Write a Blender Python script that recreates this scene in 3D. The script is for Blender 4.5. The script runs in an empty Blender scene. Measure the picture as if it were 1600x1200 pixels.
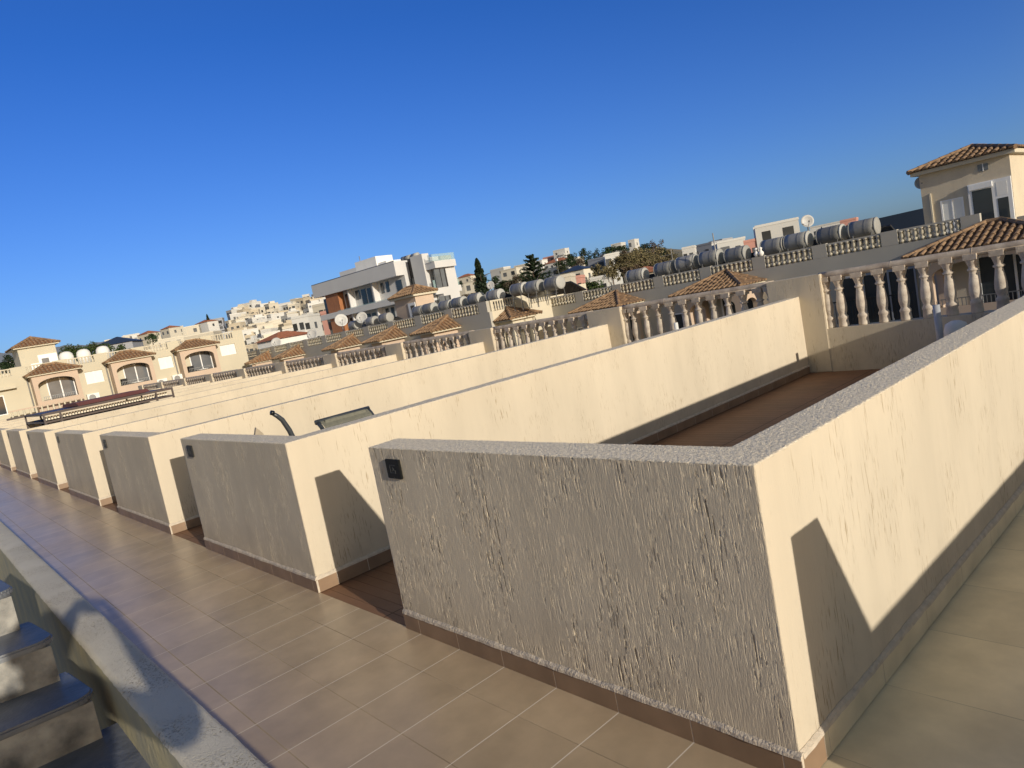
import bpy, bmesh, math, random
import numpy as np
from mathutils import Vector, Matrix, Euler
random.seed(7)
S = bpy.context.scene
COL = S.collection
rad = math.radians

# ------------------------------------------------------------------ camera
CAM = Vector((1.0657, -1.7683, 1.5755))
YAW, PITCH, ROLL, FPX = 2.4272, -0.1080, -0.1910, 1095.767
fw = Vector((math.cos(PITCH)*math.cos(YAW), math.cos(PITCH)*math.sin(YAW), math.sin(PITCH)))
r0 = fw.cross(Vector((0, 0, 1))).normalized(); u0 = r0.cross(fw)
rt = math.cos(ROLL)*r0 + math.sin(ROLL)*u0
up = -math.sin(ROLL)*r0 + math.cos(ROLL)*u0
cd = bpy.data.cameras.new('camera'); cam = bpy.data.objects.new('camera', cd); COL.objects.link(cam)
cd.sensor_width = 36.0; cd.lens = FPX/1600*36; cd.clip_start = 0.02; cd.clip_end = 30000
m3 = Matrix((rt, up, -fw)).transposed()
cam.matrix_world = Matrix.Translation(CAM) @ m3.to_4x4()
S.camera = cam

# ------------------------------------------------------------------ sky, sun, exposure
SUN_EL, SUN_AZ = rad(14.2), math.atan2(-0.1345, 1.0)      # direction to the sun, from +X
sun_dir = Vector((math.cos(SUN_EL)*math.cos(SUN_AZ), math.cos(SUN_EL)*math.sin(SUN_AZ), math.sin(SUN_EL)))
SKY_LOW, SKY_TOP, SKY_SUN = (0.40, 0.60, 1.13), (0.18, 0.48, 1.10), (1.08, 0.86, 0.66)
W = bpy.data.worlds.new('World'); S.world = W; W.use_nodes = True
nt = W.node_tree; bg = nt.nodes['Background']
sky = nt.nodes.new('ShaderNodeTexSky'); sky.sky_type = 'NISHITA'; sky.sun_disc = False
sky.sun_elevation = SUN_EL; sky.sun_rotation = math.pi/2 - SUN_AZ
sky.air_density = 1.0; sky.dust_density = 0.6; sky.ozone_density = 2.5
# added sky tint: deep blue opposite the sun, unseen sun side warms the shade
def _wn(kind, **kw):
    n = nt.nodes.new(kind)
    for k, v in kw.items(): setattr(n, k, v)
    return n
geo = _wn('ShaderNodeTexCoord'); sepv = _wn('ShaderNodeSeparateXYZ'); nt.links.new(geo.outputs['Generated'], sepv.inputs[0])
dotn = _wn('ShaderNodeVectorMath', operation='DOT_PRODUCT'); dotn.inputs[1].default_value = (-math.cos(SUN_AZ), -math.sin(SUN_AZ), 0)
nt.links.new(geo.outputs['Generated'], dotn.inputs[0])
mk = _wn('ShaderNodeMapRange', interpolation_type='SMOOTHSTEP'); mk.inputs[1].default_value = -0.12; mk.inputs[2].default_value = 0.36
nt.links.new(dotn.outputs['Value'], mk.inputs[0])
el = _wn('ShaderNodeMapRange'); el.inputs[1].default_value = 0.04; el.inputs[2].default_value = 0.38; nt.links.new(sepv.outputs[2], el.inputs[0])
tl = _wn('ShaderNodeMix', data_type='RGBA'); tl.inputs[6].default_value = (*SKY_LOW, 1); tl.inputs[7].default_value = (*SKY_TOP, 1); nt.links.new(el.outputs[0], tl.inputs[0])
tm = _wn('ShaderNodeMix', data_type='RGBA'); tm.inputs[6].default_value = (*SKY_SUN, 1); nt.links.new(tl.outputs[2], tm.inputs[7]); nt.links.new(mk.outputs[0], tm.inputs[0])
mul = _wn('ShaderNodeMix', data_type='RGBA', blend_type='MULTIPLY'); mul.inputs[0].default_value = 1
nt.links.new(sky.outputs[0], mul.inputs[6]); nt.links.new(tm.outputs[2], mul.inputs[7])
nt.links.new(mul.outputs[2], bg.inputs[0]); bg.inputs[1].default_value = 0.12
sl = bpy.data.lights.new('sun', 'SUN'); sl.energy = 4.0; sl.angle = rad(0.53); sl.color = (1.0, 0.91, 0.76)
so = bpy.data.objects.new('sun', sl); COL.objects.link(so)
so.rotation_euler = (-sun_dir).to_track_quat('-Z', 'Y').to_euler(); so.location = (20, -5, 30)
S.view_settings.view_transform = 'Standard'; S.view_settings.look = 'None'
S.view_settings.exposure = 0.0; S.view_settings.gamma = 1.0
S.view_settings.use_curve_mapping = False

# ------------------------------------------------------------------ pixel helpers (photo pixels -> real points)
def ray(u, v): return (fw*FPX + rt*(u-800) + up*(600-v)).normalized()
def on_y(u, v, Y): d = ray(u, v); return CAM + d*((Y-CAM.y)/d.y)
def on_x(u, v, X): d = ray(u, v); return CAM + d*((X-CAM.x)/d.x)
def on_z(u, v, Z): d = ray(u, v); return CAM + d*((Z-CAM.z)/d.z)
def at(u, v, D): d = ray(u, v); return CAM + d*(D/math.hypot(d.x, d.y))

# ------------------------------------------------------------------ materials
def _n(t, kind, **kw):
    n = t.nodes.new(kind)
    for k, v in kw.items(): setattr(n, k, v)
    return n
def pmat(name, base, rough=0.8, var=0.12, scale=2.0, bump=0.0, bscale=60.0, metal=0.0, spec=0.5, stretch=None, dirt=None, coat=0.0):
    m = bpy.data.materials.new(name); m.use_nodes = True; t = m.node_tree; b = t.nodes['Principled BSDF']
    b.inputs['Roughness'].default_value = rough; b.inputs['Metallic'].default_value = metal
    b.inputs['Specular IOR Level'].default_value = spec; b.inputs['Coat Weight'].default_value = coat
    tc = _n(t, 'ShaderNodeTexCoord'); mp = _n(t, 'ShaderNodeMapping')
    if stretch: mp.inputs['Scale'].default_value = stretch
    t.links.new(tc.outputs['Object'], mp.inputs[0])
    no = _n(t, 'ShaderNodeTexNoise'); no.inputs['Scale'].default_value = scale; no.inputs['Detail'].default_value = 6
    t.links.new(mp.outputs[0], no.inputs['Vector'])
    cr = _n(t, 'ShaderNodeValToRGB')
    lo = [max(0, c*(1-var)) for c in base]; hi = [min(1, c*(1+var)) for c in base]
    if dirt: lo = dirt
    cr.color_ramp.elements[0].color = (*lo, 1); cr.color_ramp.elements[1].color = (*hi, 1)
    cr.color_ramp.elements[0].position = 0.3; cr.color_ramp.elements[1].position = 0.7
    t.links.new(no.outputs[0], cr.inputs[0]); t.links.new(cr.outputs[0], b.inputs['Base Color'])
    if bump:
        n2 = _n(t, 'ShaderNodeTexNoise'); n2.inputs['Scale'].default_value = bscale; n2.inputs['Detail'].default_value = 4
        t.links.new(mp.outputs[0], n2.inputs['Vector'])
        bp = _n(t, 'ShaderNodeBump'); bp.inputs['Strength'].default_value = 1.0; bp.inputs['Distance'].default_value = bump
        t.links.new(n2.outputs[0], bp.inputs['Height']); t.links.new(bp.outputs[0], b.inputs['Normal'])
    return m

def plaster(name, base, disp, amp=1.0, SIDE=0.35):
    """scraped render: vertical furrows, lumps and grain; the height really displaces dense meshes"""
    m = bpy.data.materials.new(name); m.use_nodes = True; t = m.node_tree; b = t.nodes['Principled BSDF']
    b.inputs['Roughness'].default_value = 0.92; b.inputs['Specular IOR Level'].default_value = 0.2
    tc = _n(t, 'ShaderNodeTexCoord')
    def noise(sx, sy, sz, sc, det, rough=0.5, dist=0.0):
        mp = _n(t, 'ShaderNodeMapping'); mp.inputs['Scale'].default_value = (sx, sy, sz)
        t.links.new(tc.outputs['Object'], mp.inputs[0])
        n = _n(t, 'ShaderNodeTexNoise'); n.inputs['Scale'].default_value = sc; n.inputs['Detail'].default_value = det
        n.inputs['Roughness'].default_value = rough; n.inputs['Distortion'].default_value = dist
        t.links.new(mp.outputs[0], n.inputs['Vector']); return n.outputs[0]
    def mr(x, a, b_, c, d):
        n = _n(t, 'ShaderNodeMapRange'); n.inputs[1].default_value = a; n.inputs[2].default_value = b_
        n.inputs[3].default_value = c; n.inputs[4].default_value = d; t.links.new(x, n.inputs[0]); return n.outputs[0]
    def ma(op, x, y):
        n = _n(t, 'ShaderNodeMath', operation=op)
        for i, q in enumerate((x, y)):
            if isinstance(q, (int, float)): n.inputs[i].default_value = q
            else: t.links.new(q, n.inputs[i])
        return n.outputs[0]
    groove_raw = noise(1, 1, 0.065, 135, 2, 0.6, 0.3)
    groove = mr(groove_raw, 0.55, 0.62, 0, 1)       # furrow mask
    where = mr(noise(1, 1, 0.55, 4.2, 4, 0.6), 0.42, 0.64, 0.12, 1)                  # denser in some areas
    furrow = ma('MULTIPLY', groove, where)
    ridge = mr(noise(1, 1, 0.20, 165, 3, 0.65), 0.3, 0.7, 0, 1)
    grain = noise(1, 1, 1, 210, 3, 0.65)
    lump = noise(1, 1, 0.5, 14, 5, 0.62)
    h = ma('ADD', ma('MULTIPLY', furrow, -0.0036*amp), ma('MULTIPLY', ridge, 0.0009*amp))
    h = ma('ADD', h, ma('ADD', ma('MULTIPLY', grain, 0.0012*amp), ma('MULTIPLY', lump, 0.0017*amp)))
    # the short end faces were scraped harder than the long sides
    gn = _n(t, 'ShaderNodeNewGeometry'); gs = _n(t, 'ShaderNodeSeparateXYZ'); t.links.new(gn.outputs['True Normal'], gs.inputs[0])
    hard = mr(ma('ABSOLUTE', gs.outputs[1], 0.0), 0.3, 0.8, SIDE, 1.0)
    h = ma('MULTIPLY', h, hard)
    slit_shade = mr(groove_raw, 0.60, 0.655, 0, 1)
    tone = noise(1, 1, 0.35, 1.6, 5, 0.6)
    cr = _n(t, 'ShaderNodeValToRGB')
    cr.color_ramp.elements[0].color = (*[c*0.93 for c in base], 1); cr.color_ramp.elements[1].color = (*[min(1, c*1.05) for c in base], 1)
    cr.color_ramp.elements[0].position = 0.35; cr.color_ramp.elements[1].position = 0.65
    t.links.new(tone, cr.inputs[0])
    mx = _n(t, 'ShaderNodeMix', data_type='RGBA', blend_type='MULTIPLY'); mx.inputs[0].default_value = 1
    dk = _n(t, 'ShaderNodeValToRGB'); dk.color_ramp.elements[0].color = (1, 1, 1, 1); dk.color_ramp.elements[1].color = (0.60, 0.53, 0.44, 1)  # furrow shade painted into the colour along the slit cores
    t.links.new(ma('MULTIPLY', slit_shade, mr(where, 0.3, 0.9, 0.0, 1.0)), dk.inputs[0]); t.links.new(cr.outputs[0], mx.inputs[6]); t.links.new(dk.outputs[0], mx.inputs[7])
    # faint rain streaks down the face and patchy grime near the foot
    sk_ = mr(noise(1, 1, 0.05, 7, 5, 0.65), 0.42, 0.66, 1.0, 0.965)
    sz_ = _n(t, 'ShaderNodeSeparateXYZ'); t.links.new(tc.outputs['Object'], sz_.inputs[0])
    foot = ma('MULTIPLY', mr(sz_.outputs[2], 0.10, 0.34, 1, 0), mr(noise(1, 1, 1, 5, 5, 0.65), 0.42, 0.68, 0, 1))
    wear = ma('MULTIPLY', sk_, ma('SUBTRACT', 1.0, ma('MULTIPLY', foot, 0.14)))
    mw = _n(t, 'ShaderNodeMix', data_type='RGBA', blend_type='MULTIPLY'); mw.inputs[0].default_value = 1
    t.links.new(mx.outputs[2], mw.inputs[6]); t.links.new(wear, mw.inputs[7])
    t.links.new(mw.outputs[2], b.inputs['Base Color'])
    if disp:
        dn = _n(t, 'ShaderNodeDisplacement'); dn.inputs['Midlevel'].default_value = 0; dn.inputs['Scale'].default_value = 1.0
        t.links.new(h, dn.inputs['Height']); t.links.new(dn.outputs[0], t.nodes['Material Output'].inputs['Displacement'])
        m.displacement_method = 'BOTH'
    else:
        bp = _n(t, 'ShaderNodeBump'); bp.inputs['Strength'].default_value = 1.0; bp.inputs['Distance'].default_value = 1.0
        t.links.new(h, bp.inputs['Height']); t.links.new(bp.outputs[0], b.inputs['Normal'])
    return m

def tiles(name, base, size, x0, y0, grout, rough=0.35, joint=0.004, grout_x=None, sizey=None):
    """square floor tiles on the real grid: joints at x0 + k*size and y0 + k*sizey (object space)"""
    m = bpy.data.materials.new(name); m.use_nodes = True; t = m.node_tree; b = t.nodes['Principled BSDF']
    tc = _n(t, 'ShaderNodeTexCoord'); sp = _n(t, 'ShaderNodeSeparateXYZ'); t.links.new(tc.outputs['Object'], sp.inputs[0])
    def ma(op, x, y=None):
        n = _n(t, 'ShaderNodeMath', operation=op)
        for i, q in enumerate((x, y)):
            if q is None: continue
            if isinstance(q, (int, float)): n.inputs[i].default_value = q
            else: t.links.new(q, n.inputs[i])
        return n.outputs[0]
    def axis(o, off, sz):
        s = ma('DIVIDE', ma('SUBTRACT', o, off), sz)
        fl = ma('FLOOR', s); fr = ma('SUBTRACT', s, fl)
        dist = ma('MULTIPLY', ma('MINIMUM', fr, ma('SUBTRACT', 1.0, fr)), sz)
        return fl, dist
    sy = sizey or size
    fx, dx = axis(sp.outputs[0], x0, size); fy, dy = axis(sp.outputs[1], y0, sy)
    jx = ma('LESS_THAN', dx, joint/2); jy = ma('LESS_THAN', dy, joint/2)
    wn = _n(t, 'ShaderNodeTexWhiteNoise', noise_dimensions='2D'); cb = _n(t, 'ShaderNodeCombineXYZ')
    t.links.new(fx, cb.inputs[0]); t.links.new(fy, cb.inputs[1]); t.links.new(cb.outputs[0], wn.inputs['Vector'])
    no = _n(t, 'ShaderNodeTexNoise'); no.inputs['Scale'].default_value = 7; no.inputs['Detail'].default_value = 6
    t.links.new(tc.outputs['Object'], no.inputs['Vector'])
    n2 = _n(t, 'ShaderNodeTexNoise'); n2.inputs['Scale'].default_value = 1.1; n2.inputs['Detail'].default_value = 5
    t.links.new(tc.outputs['Object'], n2.inputs['Vector'])
    val = ma('ADD', ma('MULTIPLY', no.outputs[0], 0.40), ma('ADD', ma('MULTIPLY', wn.outputs[0], 0.14), ma('MULTIPLY', n2.outputs[0], 0.46)))
    cr = _n(t, 'ShaderNodeValToRGB'); cr.color_ramp.elements[0].position = 0.30; cr.color_ramp.elements[1].position = 0.68
    cr.color_ramp.elements[0].color = (*[c*0.78 for c in base], 1); cr.color_ramp.elements[1].color = (*[c*1.15 for c in base], 1)
    t.links.new(val, cr.inputs[0])
    n3 = _n(t, 'ShaderNodeTexNoise'); n3.inputs['Scale'].default_value = 2.6; n3.inputs['Detail'].default_value = 7; n3.inputs['Roughness'].default_value = 0.62
    t.links.new(tc.outputs['Object'], n3.inputs['Vector'])
    st = _n(t, 'ShaderNodeValToRGB'); st.color_ramp.elements[0].position = 0.40; st.color_ramp.elements[1].position = 0.60
    st.color_ramp.elements[0].color = (0.91, 0.90, 0.885, 1); st.color_ramp.elements[1].color = (1.03, 1.025, 1.02, 1); t.links.new(n3.outputs[0], st.inputs[0])
    sm = _n(t, 'ShaderNodeMix', data_type='RGBA', blend_type='MULTIPLY'); sm.inputs[0].default_value = 1
    t.links.new(cr.outputs[0], sm.inputs[6]); t.links.new(st.outputs[0], sm.inputs[7])
    m1 = _n(t, 'ShaderNodeMix', data_type='RGBA'); m1.inputs[7].default_value = (*(grout_x or grout), 1)
    m2 = _n(t, 'ShaderNodeMix', data_type='RGBA'); m2.inputs[7].default_value = (*grout, 1)
    # joints running across (x = const) are pale; joints along the wall are dirty and broken
    brk = _n(t, 'ShaderNodeTexNoise'); brk.inputs['Scale'].default_value = 2.2; t.links.new(tc.outputs['Object'], brk.inputs['Vector'])
    bm = _n(t, 'ShaderNodeMapRange'); bm.inputs[1].default_value = 0.30; bm.inputs[2].default_value = 0.75; t.links.new(brk.outputs[0], bm.inputs[0])
    dirty = _n(t, 'ShaderNodeMix', data_type='RGBA'); t.links.new(bm.outputs[0], dirty.inputs[0])
    dirty.inputs[6].default_value = (*[c*0.55 for c in base], 1); dirty.inputs[7].default_value = (*[c*1.05 for c in base], 1)
    t.links.new(dirty.outputs[2], m1.inputs[7])
    t.links.new(jy, m1.inputs[0]); t.links.new(sm.outputs[2], m1.inputs[6])
    t.links.new(jx, m2.inputs[0]); t.links.new(m1.outputs[2], m2.inputs[6]); t.links.new(m2.outputs[2], b.inputs['Base Color'])
    rg = _n(t, 'ShaderNodeMapRange'); rg.inputs[3].default_value = rough-0.08; rg.inputs[4].default_value = rough+0.12
    t.links.new(n2.outputs[0], rg.inputs[0])
    anyj = ma('MAXIMUM', jx, jy); rr = ma('MAXIMUM', rg.outputs[0], ma('MULTIPLY', anyj, 0.9)); t.links.new(rr, b.inputs['Roughness'])
    hh = ma('ADD', ma('MULTIPLY', anyj, -0.0015), ma('MULTIPLY', no.outputs[0], 0.0012))
    bp = _n(t, 'ShaderNodeBump'); bp.inputs['Strength'].default_value = 0.5; bp.inputs['Distance'].default_value = 1.0
    t.links.new(hh, bp.inputs['Height']); t.links.new(bp.outputs[0], b.inputs['Normal'])
    return m

CREAM = (0.615, 0.535, 0.415)
M = {}
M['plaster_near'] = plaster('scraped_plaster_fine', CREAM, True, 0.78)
def cement(name, base):
    m = bpy.data.materials.new(name); m.use_nodes = True; t = m.node_tree; b = t.nodes['Principled BSDF']
    b.inputs['Roughness'].default_value = 0.95; b.inputs['Specular IOR Level'].default_value = 0.2
    tc = _n(t, 'ShaderNodeTexCoord')
    def nz(sc, det):
        n = _n(t, 'ShaderNodeTexNoise'); n.inputs['Scale'].default_value = sc; n.inputs['Detail'].default_value = det; n.inputs['Roughness'].default_value = 0.65
        t.links.new(tc.outputs['Object'], n.inputs['Vector']); return n.outputs[0]
    a = _n(t, 'ShaderNodeMath', operation='MULTIPLY'); a.inputs[1].default_value = 0.0085; t.links.new(nz(85, 5), a.inputs[0])
    c = _n(t, 'ShaderNodeMath', operation='MULTIPLY_ADD'); c.inputs[1].default_value = 0.004; t.links.new(nz(38, 4), c.inputs[0]); t.links.new(a.outputs[0], c.inputs[2])
    o = _n(t, 'ShaderNodeMath', operation='SUBTRACT'); o.inputs[1].default_value = 0.0060; t.links.new(c.outputs[0], o.inputs[0])
    dn = _n(t, 'ShaderNodeDisplacement'); dn.inputs['Midlevel'].default_value = 0; dn.inputs['Scale'].default_value = 1
    t.links.new(o.outputs[0], dn.inputs['Height']); t.links.new(dn.outputs[0], t.nodes['Material Output'].inputs['Displacement']); m.displacement_method = 'BOTH'
    cr = _n(t, 'ShaderNodeValToRGB'); cr.color_ramp.elements[0].position = 0.36; cr.color_ramp.elements[1].position = 0.62
    cr.color_ramp.elements[0].color = (*[x*0.72 for x in base], 1); cr.color_ramp.elements[1].color = (*base, 1)
    t.links.new(nz(55, 5), cr.inputs[0]); t.links.new(cr.outputs[0], b.inputs['Base Color'])
    return m
M['wall_top'] = cement('rough_cement_top', (0.84, 0.74, 0.58))
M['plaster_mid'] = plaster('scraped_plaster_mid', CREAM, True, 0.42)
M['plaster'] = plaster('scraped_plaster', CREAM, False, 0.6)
M['walk_tile'] = tiles('walkway_tiles', (0.56, 0.425, 0.27), 0.333, -0.05, -0.235, (0.80, 0.70, 0.55), rough=0.31, joint=0.0052)
M['bay_tile'] = tiles('bay_boards', (0.23, 0.118, 0.062), 1.2, -0.05, -0.02, (0.05, 0.03, 0.02), rough=0.62, sizey=0.085, joint=0.007)
M['khaki_tile'] = tiles('khaki_tiles', (0.80, 0.69, 0.47), 0.75, 0.0, 0.62, (0.13, 0.10, 0.07), rough=0.5, sizey=0.45)
M['skirt'] = pmat('brown_skirting_tile', (0.27, 0.18, 0.115), 0.4, 0.2, 5)
M['skirt_pale'] = pmat('khaki_skirting_tile', (0.72, 0.62, 0.43), 0.45, 0.15, 5)
M['mortar'] = pmat('mortar_bead', (0.58, 0.50, 0.40), 0.95, 0.15, 30, 0.006, 90)
M['stone'] = pmat('baluster_stone', (0.62, 0.545, 0.45), 0.85, 0.1, 14, 0.003, 50, dirt=(0.44, 0.36, 0.29))
M['rail_stone'] = pmat('rail_stone', (0.58, 0.49, 0.39), 0.85, 0.1, 9, 0.002, 60, dirt=(0.36, 0.29, 0.23))
M['cream_far'] = pmat('cream_wall', (0.55, 0.50, 0.385), 0.9, 0.05, 0.5)
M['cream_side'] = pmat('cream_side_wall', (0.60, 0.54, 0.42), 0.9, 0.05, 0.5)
M['pinkish'] = pmat('pinkish_balcony_wall', (0.54, 0.42, 0.325), 0.9, 0.05, 0.7)
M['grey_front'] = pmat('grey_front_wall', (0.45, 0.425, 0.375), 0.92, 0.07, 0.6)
M['white'] = pmat('white_paint', (0.80, 0.79, 0.76), 0.7, 0.05, 1.5)
M['white_frame'] = pmat('white_frame', (0.82, 0.82, 0.82), 0.4, 0.03, 3)
M['shutter'] = pmat('roller_shutter', (0.80, 0.80, 0.76), 0.6, 0.04, 2)
M['glass'] = pmat('dark_glass', (0.035, 0.045, 0.055), 0.08, 0.3, 0.6, spec=0.6)
M['glass_grey'] = pmat('curtained_glass', (0.13, 0.14, 0.155), 0.15, 0.25, 0.8, spec=0.6)
M['dark'] = pmat('dark_opening', (0.02, 0.02, 0.022), 0.8, 0.2, 1)
M['window_dark'] = pmat('dark_window', (0.06, 0.062, 0.065), 0.3, 0.4, 0.3)
M['tile_roof'] = pmat('terracotta_roof_tile', (0.30, 0.19, 0.105), 0.85, 0.3, 4.0, 0.004, 30, dirt=(0.16, 0.10, 0.06))
M['tile_under'] = pmat('terracotta_valley', (0.24, 0.11, 0.05), 0.9, 0.3, 3.0)
M['red_roof'] = pmat('red_roof_tile', (0.40, 0.15, 0.07), 0.85, 0.25, 2.5, 0.01, 8)
M['zinc'] = pmat('galvanised_metal', (0.30, 0.295, 0.28), 0.55, 0.16, 3, metal=0.25)
M['zinc_cap'] = pmat('tank_cap', (0.42, 0.415, 0.39), 0.6, 0.08, 4)
M['steel'] = pmat('grey_steel', (0.22, 0.22, 0.22), 0.5, 0.15, 4, metal=0.5)
M['panel'] = pmat('solar_panel_glass', (0.02, 0.025, 0.04), 0.15, 0.3, 1)
M['dish'] = pmat('dish_white', (0.50, 0.495, 0.48), 0.5, 0.05, 3)
M['black'] = pmat('black_plastic', (0.008, 0.009, 0.009), 0.35, 0.2, 8)
M['emblem'] = pmat('plaque_emblem', (0.045, 0.048, 0.05), 0.4, 0.2, 30)
M['pergola'] = pmat('dark_brown_metal', (0.055, 0.035, 0.03), 0.5, 0.2, 4)
M['awning'] = pmat('brown_awning', (0.22, 0.075, 0.05), 0.8, 0.15, 3)
M['slat'] = pmat('pale_slat', (0.75, 0.68, 0.55), 0.6, 0.06, 6)
M['chair_frame'] = pmat('charcoal_frame', (0.045, 0.05, 0.055), 0.35, 0.15, 8)
M['chair_mesh'] = pmat('olive_grey_mesh', (0.16, 0.155, 0.12), 0.7, 0.15, 40)
M['chair_mesh2'] = pmat('beige_mesh', (0.36, 0.30, 0.22), 0.7, 0.1, 40)
M['pipe'] = pmat('grey_pipe', (0.42, 0.43, 0.46), 0.35, 0.06, 6)
M['coping'] = plaster('rough_coping', (0.70, 0.635, 0.51), False, 1.0, 1.0)
M['olive_wall'] = pmat('olive_parapet_face', (0.50, 0.43, 0.25), 0.9, 0.1, 4, 0.006, 22, dirt=(0.36, 0.34, 0.26))
M['tread'] = pmat('grey_floor_paint', (0.17, 0.18, 0.20), 0.5, 0.12, 6, 0.004, 34, dirt=(0.10, 0.11, 0.13))
M['riser'] = pmat('worn_white_paint', (0.38, 0.365, 0.33), 0.75, 0.12, 9, 0.008, 30, dirt=(0.10, 0.102, 0.105))
M['cable'] = pmat('black_cable', (0.012, 0.012, 0.014), 0.5, 0.2, 10)
M['c_white'] = pmat('modern_white_render', (0.61, 0.605, 0.60), 0.85, 0.04, 0.4)
M['timber'] = pmat('timber_cladding', (0.36, 0.15, 0.06), 0.6, 0.25, 3, stretch=(8, 8, 0.6))
M['charcoal'] = pmat('charcoal_cladding', (0.03, 0.028, 0.03), 0.6, 0.2, 1)
def vary(m, lo, hi):
    """each object made of this material gets its own slight shade"""
    t = m.node_tree; b = t.nodes['Principled BSDF']; src = b.inputs['Base Color'].links[0].from_socket
    oi = _n(t, 'ShaderNodeObjectInfo'); mr_ = _n(t, 'ShaderNodeMapRange'); mr_.inputs[3].default_value = lo; mr_.inputs[4].default_value = hi
    t.links.new(oi.outputs['Random'], mr_.inputs[0]); mx = _n(t, 'ShaderNodeMix', data_type='RGBA', blend_type='MULTIPLY'); mx.inputs[0].default_value = 1
    t.links.new(src, mx.inputs[6]); t.links.new(mr_.outputs[0], mx.inputs[7]); t.links.new(mx.outputs[2], b.inputs['Base Color'])
def glassy(name, col, alpha):
    m = pmat(name, col, 0.05, 0.05, 1); b = m.node_tree.nodes['Principled BSDF']; b.inputs['Alpha'].default_value = alpha; return m
M['balcony_glass'] = glassy('balcony_glass', (0.45, 0.62, 0.62), 0.35)
M['far_cream'] = pmat('far_cream', (0.62, 0.57, 0.47), 0.9, 0.12, 0.08)
M['far_cream2'] = pmat('far_sand', (0.52, 0.45, 0.34), 0.9, 0.12, 0.08)
M['far_white'] = pmat('far_white', (0.62, 0.61, 0.58), 0.9, 0.06, 0.1)
M['far_pink'] = pmat('far_pink', (0.60, 0.31, 0.25), 0.9, 0.1, 0.1)
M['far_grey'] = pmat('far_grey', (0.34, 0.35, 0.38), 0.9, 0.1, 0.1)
M['slate'] = pmat('dark_blue_roof', (0.035, 0.05, 0.075), 0.5, 0.2, 0.2)
M['ground'] = pmat('dry_ground', (0.20, 0.165, 0.11), 0.95, 0.25, 0.03, dirt=(0.07, 0.075, 0.04))
M['asphalt'] = pmat('courtyard_paving', (0.25, 0.22, 0.18), 0.9, 0.15, 0.2)
M['hills'] = pmat('far_hill', (0.20, 0.23, 0.28), 1.0, 0.2, 0.002)  # distance haze painted in as a bluish base
M['bark'] = pmat('bark', (0.10, 0.07, 0.05), 0.9, 0.2, 4)
def leafmat(name, c): return pmat(name, c, 0.75, 0.5, 0.45, spec=0.25)
M['leaf_dark'] = leafmat('dark_green_leaves', (0.028, 0.048, 0.020))
M['leaf_mid'] = leafmat('green_leaves', (0.055, 0.085, 0.025))
M['leaf_olive'] = leafmat('olive_brown_leaves', (0.17, 0.145, 0.075))
M['leaf_dry'] = leafmat('dry_scrub', (0.14, 0.105, 0.07))
M['cypress'] = leafmat('cypress_leaves', (0.022, 0.036, 0.018))
M['skin'] = pmat('skin', (0.55, 0.34, 0.25), 0.55, 0.06, 10)
M['shirt'] = pmat('dark_jacket', (0.04, 0.05, 0.08), 0.9, 0.2, 10)
M['trouser'] = pmat('denim_trousers', (0.06, 0.08, 0.13), 0.9, 0.2, 10)
M['hair'] = pmat('dark_hair', (0.02, 0.014, 0.01), 0.6, 0.3, 30)

for k_, lo_, hi_ in (('zinc', .65, 1.25), ('zinc_cap', .7, 1.1), ('far_cream', .8, 1.12), ('far_cream2', .8, 1.12), ('far_white', .85, 1.08), ('stone', .86, 1.1), ('window_dark', .4, 2.2), ('leaf_dark', .7, 1.4), ('leaf_dry', .7, 1.4), ('leaf_olive', .75, 1.25)): vary(M[k_], lo_, hi_)

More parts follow.
